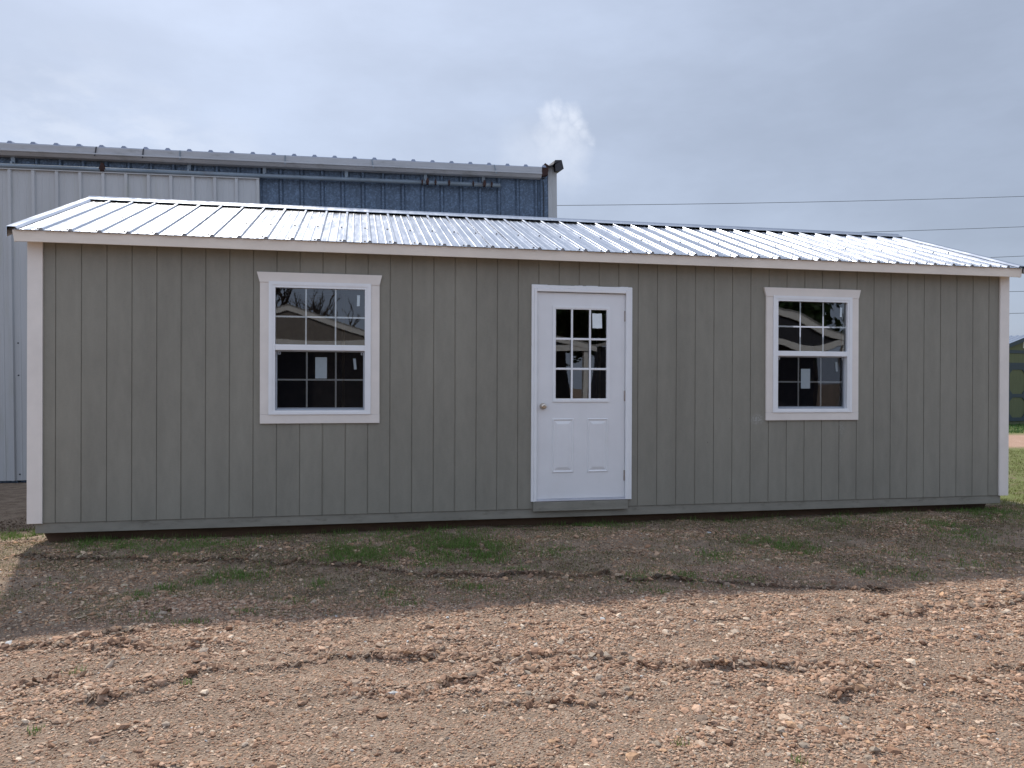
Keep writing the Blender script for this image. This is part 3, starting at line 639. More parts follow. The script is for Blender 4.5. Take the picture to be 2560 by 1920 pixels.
# ---- windows
def pane_mesh(x0, x1, z0, z1, y, bulge, n=10):
    """a pane as a slightly bowed sheet (sealed units bow), so that its reflections bend"""
    mb = MB()
    for j in range(n + 1):
        for i in range(n + 1):
            u, w = i / n * 2 - 1, j / n * 2 - 1
            mb.v.append((x0 + (x1 - x0) * i / n, y + bulge * (1 - u * u) * (1 - w * w), z0 + (z1 - z0) * j / n))
    for j in range(n):
        for i in range(n):
            a = j * (n + 1) + i; mb.f.append((a, a + 1, a + n + 2, a + n + 1))
    return mb
def make_window(dx, bulge, label, tape):
    X = lambda v: v + dx
    frame = MB()
    frame.ring(X(77.3), X(113.0), 36.35, 83.8, X(78.6), X(111.7), 37.2, 82.6, -1.15, -.004)
    frame.ring(X(78.6), X(111.7), 37.2, 82.6, X(79.5), X(110.85), 37.85, 81.7, -.95, 2.6)
    frame.box(X(79.5), X(110.85), -.9, 1.0, 59.35, 61.4, c=.12)
    w = frame.build('window', M['vinyl'], shed); tag(w, label)
    t = MB()
    t.hull([(X(74.35), -.75, 36.38), (X(77.28), -.75, 36.38), (X(77.28), -.75, 83.42), (X(74.25), -.75, 83.42)], [(X(74.35), -.004, 36.38), (X(77.28), -.004, 36.38), (X(77.28), -.004, 83.42), (X(74.25), -.004, 83.42)])
    t.build('side_casing', M['trim'], w); t = MB()
    t.hull([(X(113.02), -.75, 36.38), (X(116.2), -.75, 36.38), (X(116.1), -.75, 83.42), (X(113.02), -.75, 83.42)], [(X(113.02), -.004, 36.38), (X(116.2), -.004, 36.38), (X(116.1), -.004, 83.42), (X(113.02), -.004, 83.42)])
    t.build('side_casing', M['trim'], w)
    B(X(74.35), X(116.25), -.78, -.004, 33.15, 36.33, c=.05).build('sill_casing', M['trim'], w)
    mb = MB(); mb.hull([(X(74.2), -.95, 83.45), (X(116.1), -.95, 83.45), (X(117.0), -.95, 87.05), (X(73.2), -.95, 87.05)], [(X(74.2), -.004, 83.45), (X(116.1), -.004, 83.45), (X(117.0), -.004, 87.05), (X(73.2), -.004, 87.05)])
    mb.build('header_casing', M['trim'], w)
    # upper light
    mb = MB()
    for vx in (90.05, 100.45): mb.box(X(vx - .27), X(vx + .27), .30, .5, 61.5, 81.6)
    for a, b in ((79.5, 89.76), (90.34, 100.16), (100.74, 110.8)): mb.box(X(a), X(b), .30, .5, 71.15, 71.75)
    mb.build('muntin_grid', M['muntin'], w)
    pane_mesh(X(79.52), X(110.83), 61.42, 81.68, .25, bulge).build('pane', M['glass'], w, smooth=True, recalc=False)
    mb = MB(); mb.hull([(X(108.0), .10, 75.7), (X(109.0), .10, 75.75), (X(109.1), .10, 79.65), (X(108.1), .10, 79.75)], [(X(108.0), .16, 75.7), (X(109.0), .16, 75.75), (X(109.1), .16, 79.65), (X(108.1), .16, 79.75)])
    mb.build('sticker', M['sticker'], w)
    # lower sash behind the insect screen
    s = MB(); s.ring(X(79.55), X(110.8), 37.9, 59.3, X(80.1), X(110.3), 38.75, 58.9, 1.15, 2.4)
    s.build('lower_sash', M['grey_metal'], w)
    mb = MB()
    for vx in (90.3, 100.55): mb.box(X(vx - .28), X(vx + .28), 1.85, 2.0, 38.8, 58.85)
    for a, b in ((80.1, 90.0), (90.6, 100.25), (100.85, 110.3)): mb.box(X(a), X(b), 1.85, 2.0, 48.55, 49.1)
    mb.build('muntin_grid', M['muntin'], w)
    pane_mesh(X(80.05), X(110.35), 38.7, 58.95, 1.6, bulge * .6).build('pane', M['glass'], w, smooth=True, recalc=False)
    sc = MB(); sc.poly([(X(79.9), .95, 38.2), (X(110.4), .95, 38.2), (X(110.4), .95, 59.1), (X(79.9), .95, 59.1)]); sc.build('insect_screen', M['screen'], w, recalc=False)
    mb = MB(); mb.ring(X(79.6), X(110.75), 37.95, 59.25, X(79.95), X(110.4), 38.3, 58.95, .9, 1.1); mb.build('screen_frame', M['grey_metal'], w)
    for cx in (80.75, 110.0):
        mb = MB(); mb.ring(X(cx - .5), X(cx + .5), 57.9, 58.85, X(cx - .27), X(cx + .27), 58.12, 58.62, .72, .9); mb.build('screen_latch', M['grey_metal'], w)
    (sx0, sx1, sz0, sz1), (tx, tz) = tape
    B(sx0, sx1, 1.42, 1.48, sz0, sz1).build('sticker', M['sticker'], w)
    mb = MB(); mb.hull([(tx + .35, 1.42, tz), (tx + 1.3, 1.42, tz + .05), (tx + .95, 1.42, tz + 3.95), (tx, 1.42, tz + 4.0)], [(tx + .35, 1.48, tz), (tx + 1.3, 1.48, tz + .05), (tx + .95, 1.48, tz + 3.95), (tx, 1.48, tz + 4.0)])
    mb.build('sticker', M['sticker'], w)
    return w
make_window(0.0, .014, 'left window with a shed roof and sky mirrored in its upper sash', ((93.3, 97.4, 49.3, 57.0), (106.7, 52.65)))
make_window(196.2, .07, 'right window with dark panes and bent white reflections', ((287.4, 291.55, 46.1, 54.2), (303.0, 53.2)))

# ---- door
door = MB()
DX0, DX1, DZ0, DZ1 = 175.35, 210.6, 3.65, 82.65
door.ring(DX0, DX1, DZ0, DZ1, 181.75, 204.2, 40.9, 77.4, .05, 1.75)
dr = door.build('door', M['doorwhite'], shed)
mb = MB()   # brickmould casing, stepped
for (a, y0, y1) in ((0.0, -.75, -.004), (.55, -1.05, -.76), (1.25, -1.3, -1.06)):
    pass
def mould(x0, x1, z0, z1):
    mb.ring(x0, x1, z0, z1, x0 + .9, x1 - .9, z0, z1 - .9, -.85, -.004)
mb.hull([(173.15, -.85, 2.8), (174.1, -.85, 2.8), (174.1, -.85, 84.25), (173.15, -.85, 85.2)], [(173.15, -.004, 2.8), (174.1, -.004, 2.8), (174.1, -.004, 84.25), (173.15, -.004, 85.2)])
mb.hull([(213.3, -.85, 2.8), (212.35, -.85, 2.8), (212.35, -.85, 84.25), (213.3, -.85, 85.2)], [(213.3, -.004, 2.8), (212.35, -.004, 2.8), (212.35, -.004, 84.25), (213.3, -.004, 85.2)])
mb.hull([(173.15, -.85, 85.2), (213.3, -.85, 85.2), (212.35, -.85, 84.25), (174.1, -.85, 84.25)], [(173.15, -.004, 85.2), (213.3, -.004, 85.2), (212.35, -.004, 84.25), (174.1, -.004, 84.25)])
mb.box(174.12, 175.2, -1.2, 2.5, 2.8, 84.2, c=.15); mb.box(210.75, 212.33, -1.2, 2.5, 2.8, 84.2, c=.15); mb.box(175.22, 210.73, -1.2, 2.5, 82.85, 84.2, c=.15)
for k in range(26):   # lumpy caulk bead along the top
    cx = 174 + 38.5 * k / 25; mb.box(cx - .78, cx + .75, -.5, -.01, 85.205, 85.33 + .22 * random.random() ** 2)
mb.build('door_frame', M['vinyl'], dr)
mb = MB()
mb.ring(181.55, 204.4, 40.75, 77.6, 182.35, 203.55, 41.65, 76.75, -.35, .04)
mb.ring(182.35, 203.55, 41.65, 76.75, 182.75, 203.15, 42.05, 76.35, -.2, .8)
gx = [182.75, 189.25, 196.35, 203.15]; gz = [42.05, 53.4, 64.85, 76.35]
for v in (189.2, 196.45): mb.box(v - .38, v + .38, -.15, .2, 42.05, 76.35, c=.1)
for z in (53.45, 64.95):
    for a, b in ((182.75, 188.8), (189.6, 196.05), (196.85, 203.15)): mb.box(a, b, -.12, .2, z - .4, z + .4, c=.1)
mb.build('muntin_grid', M['vinyl'], dr)
pane_mesh(182.75, 203.15, 42.05, 76.35, .45, .05).build('pane', M['glass'], dr, smooth=True, recalc=False)
for x0, x1 in ((181.45, 190.0), (195.45, 203.9)):     # raised panels: sunk bevel then raised field
    z0, z1 = 13.55, 34.35; a = lambda i, y: [(x0 + i, y, z0 + i), (x1 - i, y, z0 + i), (x1 - i, y, z1 - i), (x0 + i, y, z1 - i)]
    mb = MB(); mb.loft([a(0, .046), a(.2, -.24), a(.42, -.24), a(.8, .03), a(.95, .03), a(2.1, -.30)], caps=False); q = a(2.1, -.30); mb.poly(q)
    mb.build('raised_panel', M['doorwhite'], dr, recalc=True)
mb = MB()
loops = []
for yy, r in ((.04, 1.25), (-.2, 1.2), (-.35, .62), (-1.0, .5), (-1.25, .85), (-1.6, 1.08), (-2.0, 1.12), (-2.35, .9), (-2.5, .55), (-2.46, .22)):
    loops.append([(177.75 + r * math.cos(t * math.pi / 10), yy, 39.1 + r * math.sin(t * math.pi / 10)) for t in range(20)])
mb.loft(loops); mb.build('door_knob', M['brass'], dr, smooth=True)
for hz in (72.1, 41.0, 10.0):
    mb = MB(); mb.tube([(210.65, -.12, hz), (210.65, -.12, hz + 4.1)], .24, 10); mb.box(210.3, 210.5, -.03, .1, hz, hz + 4.1); mb.build('hinge', M['hinge'], dr)
mb = MB(); mb.box(175.2, 210.75, -1.15, 2.4, 2.75, 3.2, c=.1); mb.box(175.2, 210.75, -.55, 2.4, 3.21, 3.55, c=.08); mb.build('threshold', M['alu'], dr)
B(173.9, 211.65, -1.45, -.3, -.9, 2.6, c=.1).build('sill_board', M['sill'], shed)
mb = MB(); n = 6
for j in range(n + 1):
    for i in range(n + 1):
        u, w = i / n, j / n; mb.v.append((197.25 + 3.85 * u - .08 * w, -.42 - .18 * (u - .5) ** 2 * 4 * (1 - w) - .25 * max(0, .25 - w), 69.2 + 5.7 * w + .05 * math.sin(u * 9)))
for j in range(n):
    for i in range(n):
        a = j * (n + 1) + i; mb.f.append((a, a + 1, a + n + 2, a + n + 1))
mb.build('paper_notice', M['paper'], dr, smooth=True)

# ------------------------------------------------------------------ big metal building behind
TILT = 0.0145                                    # its eave stands slightly out of level with the shed
bld = empty('metal_building', (0, 192, -9.4), 'tall galvanised blue-grey ribbed metal building standing behind the shed', 'building')
bld.rotation_euler = (0, -TILT, 0)
def rib_sheet(x0, x1, y, z0, z1, phase, h=1.25, base=1.55, top=.55, minor=True):
    pts = [(x0, 0.0)]; k = math.floor((x0 - phase) / 12) ; 
    while phase + 12 * k < x1 + 12:
        c = phase + 12 * k
        for a, d in ((c - base, 0), (c - top, h), (c + top, h), (c + base, 0)): 
            if x0 < a < x1: pts.append((a, d))
        if minor:
            for q in (4.2, 7.8):
                for a, d in ((c + q - .5, 0), (c + q - .2, .14), (c + q + .2, .14), (c + q + .5, 0)):
                    if x0 < a < x1: pts.append((a, d))
        k += 1
    pts.sort(); pts.append((x1, 0.0)); mb = MB()
    zs = [z0, (z0 + z1) / 2, z1]; n = len(pts)
    for z in zs:
        for px, d in pts: mb.v.append((px, y - d, z))
    for j in range(2):
        for i in range(n - 1): mb.f.append((j * n + i, j * n + i + 1, (j + 1) * n + i + 1, (j + 1) * n + i))
    return mb
wl = rib_sheet(-420, 229.4, 192, -9.4, 181.5, -79.0 + 12 * 12 + .8)
wl.box(-420, 235, 192.4, 193, -9.4, 181.5)
wl.hull([(234.6, 193, -9.4), (234.6, 690, -9.4), (234.6, 690, 222), (234.6, 193, 181)], [(235, 193, -9.4), (235, 690, -9.4), (235, 690, 222), (235, 193, 181)])
wl.hull([(-420, 193, -9.4), (-420, 690, -9.4), (-420, 690, 222), (-420, 193, 181)], [(-419.6, 193, -9.4), (-419.6, 690, -9.4), (-419.6, 690, 222), (-419.6, 193, 181)])
wl.box(-420, 235, 690, 690.4, -9.4, 222)
wl.build('wall', M['blue'], bld, recalc=False)
B(224.6, 229.45, 190.9, 191.99, -9.4, 181.0).build('end_flashing', M['blue'], bld)
mb = MB(); mb.hull([(229.5, 190.4, -9.4), (232.2, 189.9, -9.4), (232.6, 190.6, -9.4), (235.4, 191.2, -9.4), (235.4, 192.3, -9.4), (229.5, 192.3, -9.4)], [(229.5, 190.4, 182), (232.2, 189.9, 182), (232.6, 190.6, 182), (235.4, 191.2, 182), (235.4, 192.3, 182), (229.5, 192.3, 182)])
mb.build('corner_trim', M['bcorner'], bld)
# roof sheet with rib ends proud of the gutter
rs = MB(); c = -79.2 - 12 * 28; pts = [(-424, 0)]
while c < 227:
    if c > -424: pts += [(c - 1.5, 0), (c - .8, 1.1), (c + .8, 1.1), (c + 1.5, 0)]
    c += 11.65
pts.append((227, 0)); n = len(pts)
for yy, zz in ((185.2, 180.2), (690, 222.4)):
    for px, d in pts: rs.v.append((px, yy, zz + d))
for i in range(n - 1): rs.f.append((i, i + 1, n + i + 1, n + i))
b0 = len(rs.v)
for px, d in pts: rs.v.append((px, 185.2, 180.1 - .12))
for i in range(n - 1): rs.f.append((b0 + i, b0 + i + 1, i + 1, i))
broof = rs.build('roof', M['broof'], bld, recalc=False)
# rake end of the roof, dark weathered trim
mb = MB(); mb.hull([(226.9, 186.0, 180.6), (231.4, 186.0, 181.2), (233.2, 186.0, 185.2), (237.4, 186.0, 185.4), (238.7, 186.0, 179.9), (236.2, 186.0, 178.2), (233.4, 186.0, 178.3), (233.0, 186.0, 182.6), (231.0, 186.0, 182.0), (226.9, 186.0, 179.9)],
                   [(226.9, 690, 222.6), (231.4, 690, 223.2), (233.2, 690, 227.2), (237.4, 690, 227.4), (238.7, 690, 221.9), (236.2, 690, 220.2), (233.4, 690, 220.3), (233.0, 690, 224.6), (231.0, 690, 224), (226.9, 690, 221.9)])
mb.build('rake_trim', M['dark_metal'], bld)
mb = MB(); mb.hull([(224.4, 186.2, 174.8), (228.4, 186.4, 175.6), (228.9, 186.0, 181.6), (226.6, 186.0, 183.0), (224.4, 186.0, 180.6)], [(224.4, 190.5, 174.8), (228.4, 190.5, 175.6), (228.9, 190.5, 181.6), (226.6, 190.5, 183.0), (224.4, 190.5, 180.6)])
mb.build('rusty_bracket', M['rust'], bld)
# gutter
mb = MB(); gl = [(185.0, 179.9), (184.7, 179.5), (185.05, 176.7), (184.15, 176.3), (184.15, 175.6), (185.1, 175.3), (186.9, 173.8), (191.2, 173.7), (191.2, 179.9), (190.9, 179.9), (190.9, 174.0), (186.4, 174.2), (185.2, 175.3), (185.2, 179.7)]
mb.hull([(-424, y, z) for y, z in gl], [(223.9, y, z) for y, z in gl])
gut = mb.build('gutter', M['gutter'], bld)
mb = MB(); mb.hull([(223.92, y, z) for y, z in gl[:8]], [(224.15, y, z) for y, z in gl[:8]]); mb.build('end_cap', M['gutter'], gut)
for gx_, sk in ((-34, .9), (-9, .5), (11, 0), (69, 0), (120, -.9), (195, -1.3)):
    mb = MB(); mb.hull([(gx_ + sk - .3, 184.3, 180.0), (gx_ + sk + .3, 184.3, 180.0), (gx_ + .3, 184.2, 174.6), (gx_ - .3, 184.2, 174.6)], [(gx_ + sk - .3, 184.48, 180.0), (gx_ + sk + .3, 184.48, 180.0), (gx_ + .3, 184.4, 174.6), (gx_ - .3, 184.4, 174.6)])
    mb.build('gutter_strap', M['dark_metal'] if gx_ < 0 else M['pipe'], gut)
# sliding-door track pipe with hangers
mb = MB(); mb.tube([(-420, 188.0, 168.2), (198, 188.0, 168.2)], 1.25, 14); tr = mb.build('door_track', M['pipe'], bld, smooth=True)
for bx in (-77.6, 14.7, 56.7, 104.0, 151.6, 187.7):
    mb = MB(); mb.box(bx - 1.0, bx + 1.0, 189.6, 190.4, 169.4, 176); mb.box(bx - .55, bx + .55, 187.3, 189.6, 169.2, 170.6, c=.1); mb.build('track_hanger', M['pipe'], tr)
for bx, s in ((-31, 2.4), (149.4, .8), (152.6, 1.5), (157.5, 1.0), (165.9, 1.0), (180.9, .9), (187.9, 1.6), (192.5, .9)):
    mb = MB(); mb.tube([(bx - .45 * s, 188, 168.2), (bx + .45 * s, 188, 168.2)], 1.42, 14); mb.hull([(bx - .75 * s, 186.6, 168.0), (bx + .75 * s, 186.6, 168.0), (bx + .3 * s, 186.6, 169.2 + 1.0 * s), (bx - .2 * s, 186.6, 169.2 + 1.1 * s)], [(bx - .75 * s, 188.6, 168.0), (bx + .75 * s, 188.6, 168.0), (bx + .3 * s, 188.6, 169.2 + 1.0 * s), (bx - .2 * s, 188.6, 169.2 + 1.1 * s)]); mb.build('rusty_clamp', M['rust'], tr)
# sliding door, ribbed weathered white sheet
ds = rib_sheet(-260, 53.8, 189.2, -6.6, 166.3, -79.0, h=1.3, base=1.3, top=.75)
ds.box(-260, 53.8, 189.25, 191.0, -6.6, 166.3)
sd = ds.build('sliding_door', M['wdoor'], bld, recalc=False)
B(-260, 53.9, 187.6, 191.0, 166.32, 166.9).build('top_rail', M['wdoor'], sd)
d0 = None
for k in range(-3, 12):
    for z in (-3.2, 52, 70):
        if d0 is None:
            mb = MB(); mb.hull([(.45 * a, 188.98, -9.4 + .45 * b) for a, b in a6], [(.45 * a, 189.19, -9.4 + .45 * b) for a, b in a6]); o = d0 = mb.build('screw', M['dark_metal'], sd)
        else: o = d0.copy(); COL.objects.link(o); o.parent = sd
        o.location = ((-76 + 12 * k) * I, 0, (z + 9.4) * I)
mb = MB(); mb.tube([(226.2, 190.6, 172.5), (226.6, 190.5, 168), (226.5, 190.5, 150), (226.3, 190.5, 120)], .28, 6); mb.build('cable', M['black'], bld)
B(225.8, 227.2, 190.5, 190.9, 174.0, 174.7).build('wall_hole', M['black'], bld)
ant = MB(); ant.tube([(158, 420, 180), (158, 420, 217)], .35, 5); ant.tube([(155.5, 420, 217), (159, 420, 217.6)], .35, 5)
o = ant.build('antenna', M['dark_metal'], empty('roof_antenna', (158, 420, 199), 'thin antenna rod rising above the metal building roof', 'antenna'))

# ------------------------------------------------------------------ green shed far right
GX, GY = 1000.0, 636.0
gsh = empty('green_shed', (GX + 32, GY, -9.5), 'olive green gabled shed with dark teal trim and double doors beyond the dirt road', 'shed')
gsh.rotation_euler = (0, 0, math.radians(10))
ax = GX + 32; S = .30; GE = 76.0; apz = 117.0; bz = -8.5
def gz_(x): return apz - abs(x - ax) * S
mb = MB(); mb.hull([(ax - GE + 6, GY, bz), (ax + GE - 6, GY, bz), (ax + GE - 6, GY, gz_(ax + GE - 6) - 3), (ax, GY, apz - 3), (ax - GE + 6, GY, gz_(ax + GE - 6) - 3)], [(ax - GE + 6, GY + 190, bz), (ax + GE - 6, GY + 190, bz), (ax + GE - 6, GY + 190, gz_(ax + GE - 6) - 3), (ax, GY + 190, apz - 3), (ax - GE + 6, GY + 190, gz_(ax + GE - 6) - 3)])
mb.build('wall', M['gsiding'], gsh)
rp = MB()
for sg in (-1, 1):
    pts = []
    yy = GY - 6
    while yy < GY + 196: pts += [(yy, 0), (yy + .9, 1.0), (yy + 2.2, 1.0), (yy + 3.1, 0)]; yy += 9
    n = len(pts)
    b = len(rp.v)
    for px_, dz in ((ax + sg * GE, 0), (ax, 0)):
        for q, d in pts: rp.v.append((px_, q, gz_(px_) + d))
    for i in range(n - 1): rp.f.append((b + i, b + i + 1, b + n + i + 1, b + n + i) if sg > 0 else (b + i, b + n + i, b + n + i + 1, b + i + 1))
rp.build('roof', M['roof'], gsh, recalc=False)
mb = MB()
for sg in (-1, 1):
    mb.hull([(ax + sg * GE, GY - 5.5, gz_(ax + GE) - 6), (ax + sg * GE, GY - 5.5, gz_(ax + GE) - .2), (ax, GY - 5.5, apz - .2), (ax, GY - 5.5, apz - 6)], [(ax + sg * GE, GY - 4.2, gz_(ax + GE) - 6), (ax + sg * GE, GY - 4.2, gz_(ax + GE) - .2), (ax, GY - 4.2, apz - .2), (ax, GY - 4.2, apz - 6)])
mb.build('rake_board', M['gtrim'], gsh)
B(ax - GE + 6, ax + GE - 6, GY - 1, GY - .02, 91, 95.4).build('band_board', M['gtrim'], gsh)
B(ax - GE + 5, ax - GE + 10, GY - 1.1, GY - .02, bz, 90.9).build('corner_board', M['gtrim'], gsh); B(ax + GE - 10, ax + GE - 5, GY - 1.1, GY - .02, bz, 90.9).build('corner_board', M['gtrim'], gsh)
B(ax - 8, ax + 8, GY - 1.4, GY - .02, 98.5, 107.5).build('vent', M['pwhite'], gsh)
B(ax - 44, ax + 44, GY - 1.2, GY - .02, 73.4, 77.8).build('header_board', M['gtrim'], gsh)
for sg in (-1, 1):
    lo, hi = (ax - 42, ax - .3) if sg < 0 else (ax + .3, ax + 42)
    d = MB(); d.box(lo, hi, GY - 1.0, GY - .03, -3.5, 73.2); dd = d.build('door', M['gsiding'], gsh)
    t = MB(); w_ = 5.0
    t.box(lo, lo + w_, GY - 1.9, GY - 1.01, -3.5, 73.2); t.box(hi - w_, hi, GY - 1.9, GY - 1.01, -3.5, 73.2)
    for z0, z1 in ((-3.5, 1.5), (29.5, 34.5), (68.2, 73.2)): t.box(lo + w_, hi - w_, GY - 1.9, GY - 1.01, z0, z1)
    for z0, z1 in ((1.5, 29.5), (34.5, 68.2)):
        for cx, s1 in ((lo + w_, 1), (hi - w_, -1)):
            for cz, s2 in ((z0, 1), (z1, -1)): t.hull([(cx, GY - 1.9, cz), (cx + s1 * 6, GY - 1.9, cz), (cx, GY - 1.9, cz + s2 * 6)], [(cx, GY - 1.02, cz), (cx + s1 * 6, GY - 1.02, cz), (cx, GY - 1.02, cz + s2 * 6)])
    t.build('door_trim', M['gtrim'], dd)

# ------------------------------------------------------------------ overhead wires beyond the shed
def wire(p0, p1, ext, sag, label):
    p0 = Vector(p0); p1 = Vector(p1); a = p0 - (p1 - p0) * ext; b = p1 + (p1 - p0) * ext
    pts = []
    for i in range(41):
        t = i / 40; q = a.lerp(b, t); q.z += 4 * sag * ((t - .5) ** 2 - .25) + sag * 1.0 - 4 * sag * ((.5 - .5) ** 2); pts.append(q)
    mb = MB(); mb.tube(pts, .62, 5); o = mb.build('power_line', M['wire'], None, smooth=True)
    tag(o, label, 'power line', 'overhead power lines')
wire((535, 1313, 423), (1699, 1313, 502), .9, 26, 'topmost overhead wire, running from behind the metal building corner to the right')
wire((1200, 1313, 395), (1700, 1313, 431), 2.2, 12, 'second overhead wire from the top, crossing the sky above the right roof end')
wire((1576, 1313, 351), (1700, 1313, 360), 9, 10, 'third overhead wire from the top, just over the right roof corner')
wire((1653, 1313, 272), (1701, 1313, 274), 18, 8, 'fourth overhead wire from the top, right of the corner trim')
wire((1653, 1313, 219), (1701, 1313, 221), 18, 8, 'lowest overhead wire, above the green shed roof')

# ------------------------------------------------------------------ sheds and trees across the yard, seen mirrored in the panes
def porch_shed(cx, yf, hw, apex, slope, sm, label):
    r = empty('porch_shed', (cx, yf, -9.5), label, 'shed', 'gabled sheds across the yard')
    ez = apex - hw * slope; D = 260; back = yf - D; b0 = -6
    mb = MB(); w = hw - 6; ew = apex - w * slope - 2
    mb.hull([(cx - w, yf, ew - 4), (cx + w, yf, ew - 4), (cx + w, yf, ew), (cx, yf, apex - 2), (cx - w, yf, ew)], [(cx - w, yf - .6, ew - 4), (cx + w, yf - .6, ew - 4), (cx + w, yf - .6, ew), (cx, yf - .6, apex - 2), (cx - w, yf - .6, ew)])
    mb.box(cx - w, cx + w, back, yf - 48, b0, ew)
    mb.build('wall', sm, r)
    mb = MB(); mb.box(cx - w - 1, cx + w + 1, yf - 4, yf + .9, ew - 3.6, ew + 1.6); mb.build('porch_beam', M['pwhite'], r)
    for px_ in (cx - w, cx + w):
        B(px_ - 2, px_ + 2, yf - 4, yf, b0, ew - 3.65).build('porch_post', M['pwhite'], r)
    B(cx - w, cx + w, yf - 47.9, yf + .5, b0 - 2, b0).build('porch_floor', M['psiding_dark'], r)
    B(cx - 18, cx + 18, yf - 48.02, yf - 47.5, b0, 74).build('door', M['pdoor'], r)
    mb = MB()
    for sg in (-1, 1):
        mb.hull([(cx + sg * hw, yf + 1.3, ez - 4), (cx + sg * hw, yf + 1.3, ez + .4), (cx, yf + 1.3, apex + .4), (cx, yf + 1.3, apex - 4)], [(cx + sg * hw, yf + .3, ez - 4), (cx + sg * hw, yf + .3, ez + .4), (cx, yf + .3, apex + .4), (cx, yf + .3, apex - 4)])
    mb.build('rake_board', M['pwhite'], r)
    rp = MB()
    for sg in (-1, 1):
        pts = []; yy = yf + 1.6
        while yy > back - 5: pts += [(yy, 0), (yy - .8, .9), (yy - 1.8, .9), (yy - 2.6, 0)]; yy -= 9
        n = len(pts); b = len(rp.v)
        for px_ in (cx + sg * hw, cx):
            for q, d in pts: rp.v.append((px_, q, apex - abs(px_ - cx) * slope + .5 + d))
        for i in range(n - 1): rp.f.append((b + i, b + i + 1, b + n + i + 1, b + n + i))
    rp.build('roof', M['proof'], r, recalc=True)
porch_shed(50, -402, 90, 113, .33, M['psiding'], 'grey-brown gabled porch shed mirrored in the left window')
porch_shed(236, -410, 88, 110, .33, M['psiding_dark'], 'charcoal gabled porch shed mirrored in the door glass')
porch_shed(492, -405, 98, 129, .38, M['psiding_dark'], 'charcoal porch shed with white trim mirrored in the right window')

def bare_tree(x, y, H, seed, label):
    rnd = random.Random(seed); r = empty('bare_tree', (x, y, -9.5), label, 'tree', 'trees across the yard')
    tr = MB(); cr = MB()
    def grow(mb, p, d, L, rad, depth):
        pts = [p]; q = p.copy(); n = 4
        for i in range(n):
            d = (d + Vector((rnd.uniform(-.16, .16), rnd.uniform(-.16, .16), rnd.uniform(-.05, .14)))).normalized(); q = q + d * (L / n); pts.append(q.copy())
        mb.tube(pts, [rad * (1 - .13 * i) for i in range(n + 1)], 5 if depth < 3 else 3, caps=False)
        if depth < 6:
            for k in range(3 if depth < 4 else 2):
                t = rnd.choice((2, 3, 4)) if k else 4; dd = (d + Vector((rnd.uniform(-.9, .9), rnd.uniform(-.9, .9), rnd.uniform(-.15, .6)))).normalized()
                grow(cr, pts[t], dd, L * rnd.uniform(.58, .8), rad * .60, depth + 1)
    grow(tr, Vector((x, y, -10)), Vector((0, 0, 1)), H * .3, H * .036, 0)
    tr.build('trunk', M['bark'], r, smooth=True); cr.build('crown', M['bark'], r, smooth=True, recalc=False)
bare_tree(-22, -1060, 330, 3, 'bare branching tree mirrored in the left window, further left')
bare_tree(58, -1150, 290, 8, 'bare branching tree mirrored in the left window behind the gable peak')

def leafy_tree(x, y, H, Rr, seed, label):
    rg = np.random.default_rng(seed); r = empty('leafy_tree', (x, y, -9.5), label, 'tree', 'trees across the yard')
    mb = MB(); mb.tube([(x, y, -10), (x + 4, y, H * .35), (x, y + 6, H * .75)], [11, 8, 3], 8)
    for k in range(9):
        a = rg.uniform(0, 6.28); z = rg.uniform(.25, .7) * H; q = rg.uniform(.4, .8) * Rr
        mb.tube([(x, y, z), (x + q * .5 * math.cos(a), y + q * .5 * math.sin(a), z + 14), (x + q * math.cos(a), y + q * math.sin(a), z + 40)], [4, 2.5, 1], 5)
    mb.build('trunk', M['bark'], r, smooth=True)
    n = 9000; k = 26; cc = np.stack([x + rg.normal(0, Rr * .5, k), y + rg.normal(0, Rr * .5, k), rg.uniform(.3, .95, k) * H], -1)
    ci = rg.integers(0, k, n); c = cc[ci] + rg.normal(0, Rr * .17, (n, 3))
    V = np.array([(-1, 0, 0), (0, -.5, .1), (1, 0, 0), (0, .5, .1)], float); F = np.array([(0, 1, 2, 3)])
    sz = rg.uniform(4, 9, n)
    tones = np.array((.03, .055, .018)) * rg.uniform(.6, 1.5, (n, 1))
    o = cloud_mesh('crown', V, F, c, rots(n, 1.0) * sz[:, None, None], tones, M['leaf'], None, None, smooth=False, kind=None)
    o.parent = r; o.matrix_parent_inverse = Matrix.Translation(-r.location)
leafy_tree(470, -1060, 330, 110, 5, 'dark leafy tree mirrored in the door glass')
leafy_tree(660, -1000, 360, 120, 6, 'dark leafy tree mirrored in the door glass, to the right of the other')
leafy_tree(980, -1080, 430, 150, 9, 'dark leafy tree behind the right porch shed')

# ------------------------------------------------------------------ sky and sun
SUN = Vector((-.27, 1.0, 1.21)).normalized()
el = math.asin(SUN.z); az = math.atan2(SUN.x, SUN.y)
world = bpy.data.worlds.new('World'); SC.world = world; world.use_nodes = True
nt = world.node_tree; nt.nodes.clear()
out = N(nt, 'ShaderNodeOutputWorld'); bg = N(nt, 'ShaderNodeBackground'); nt.links.new(bg.outputs[0], out.inputs[0])
sky = N(nt, 'ShaderNodeTexSky', sky_type='NISHITA'); sky.sun_disc = False; sky.sun_elevation = el; sky.sun_rotation = az
sky.air_density = 1.0; sky.dust_density = 1.6; sky.ozone_density = 1.0
dirv = N(nt, 'ShaderNodeTexCoord').outputs['Generated']
sepd = N(nt, 'ShaderNodeSeparateXYZ'); nt.links.new(dirv, sepd.inputs[0])
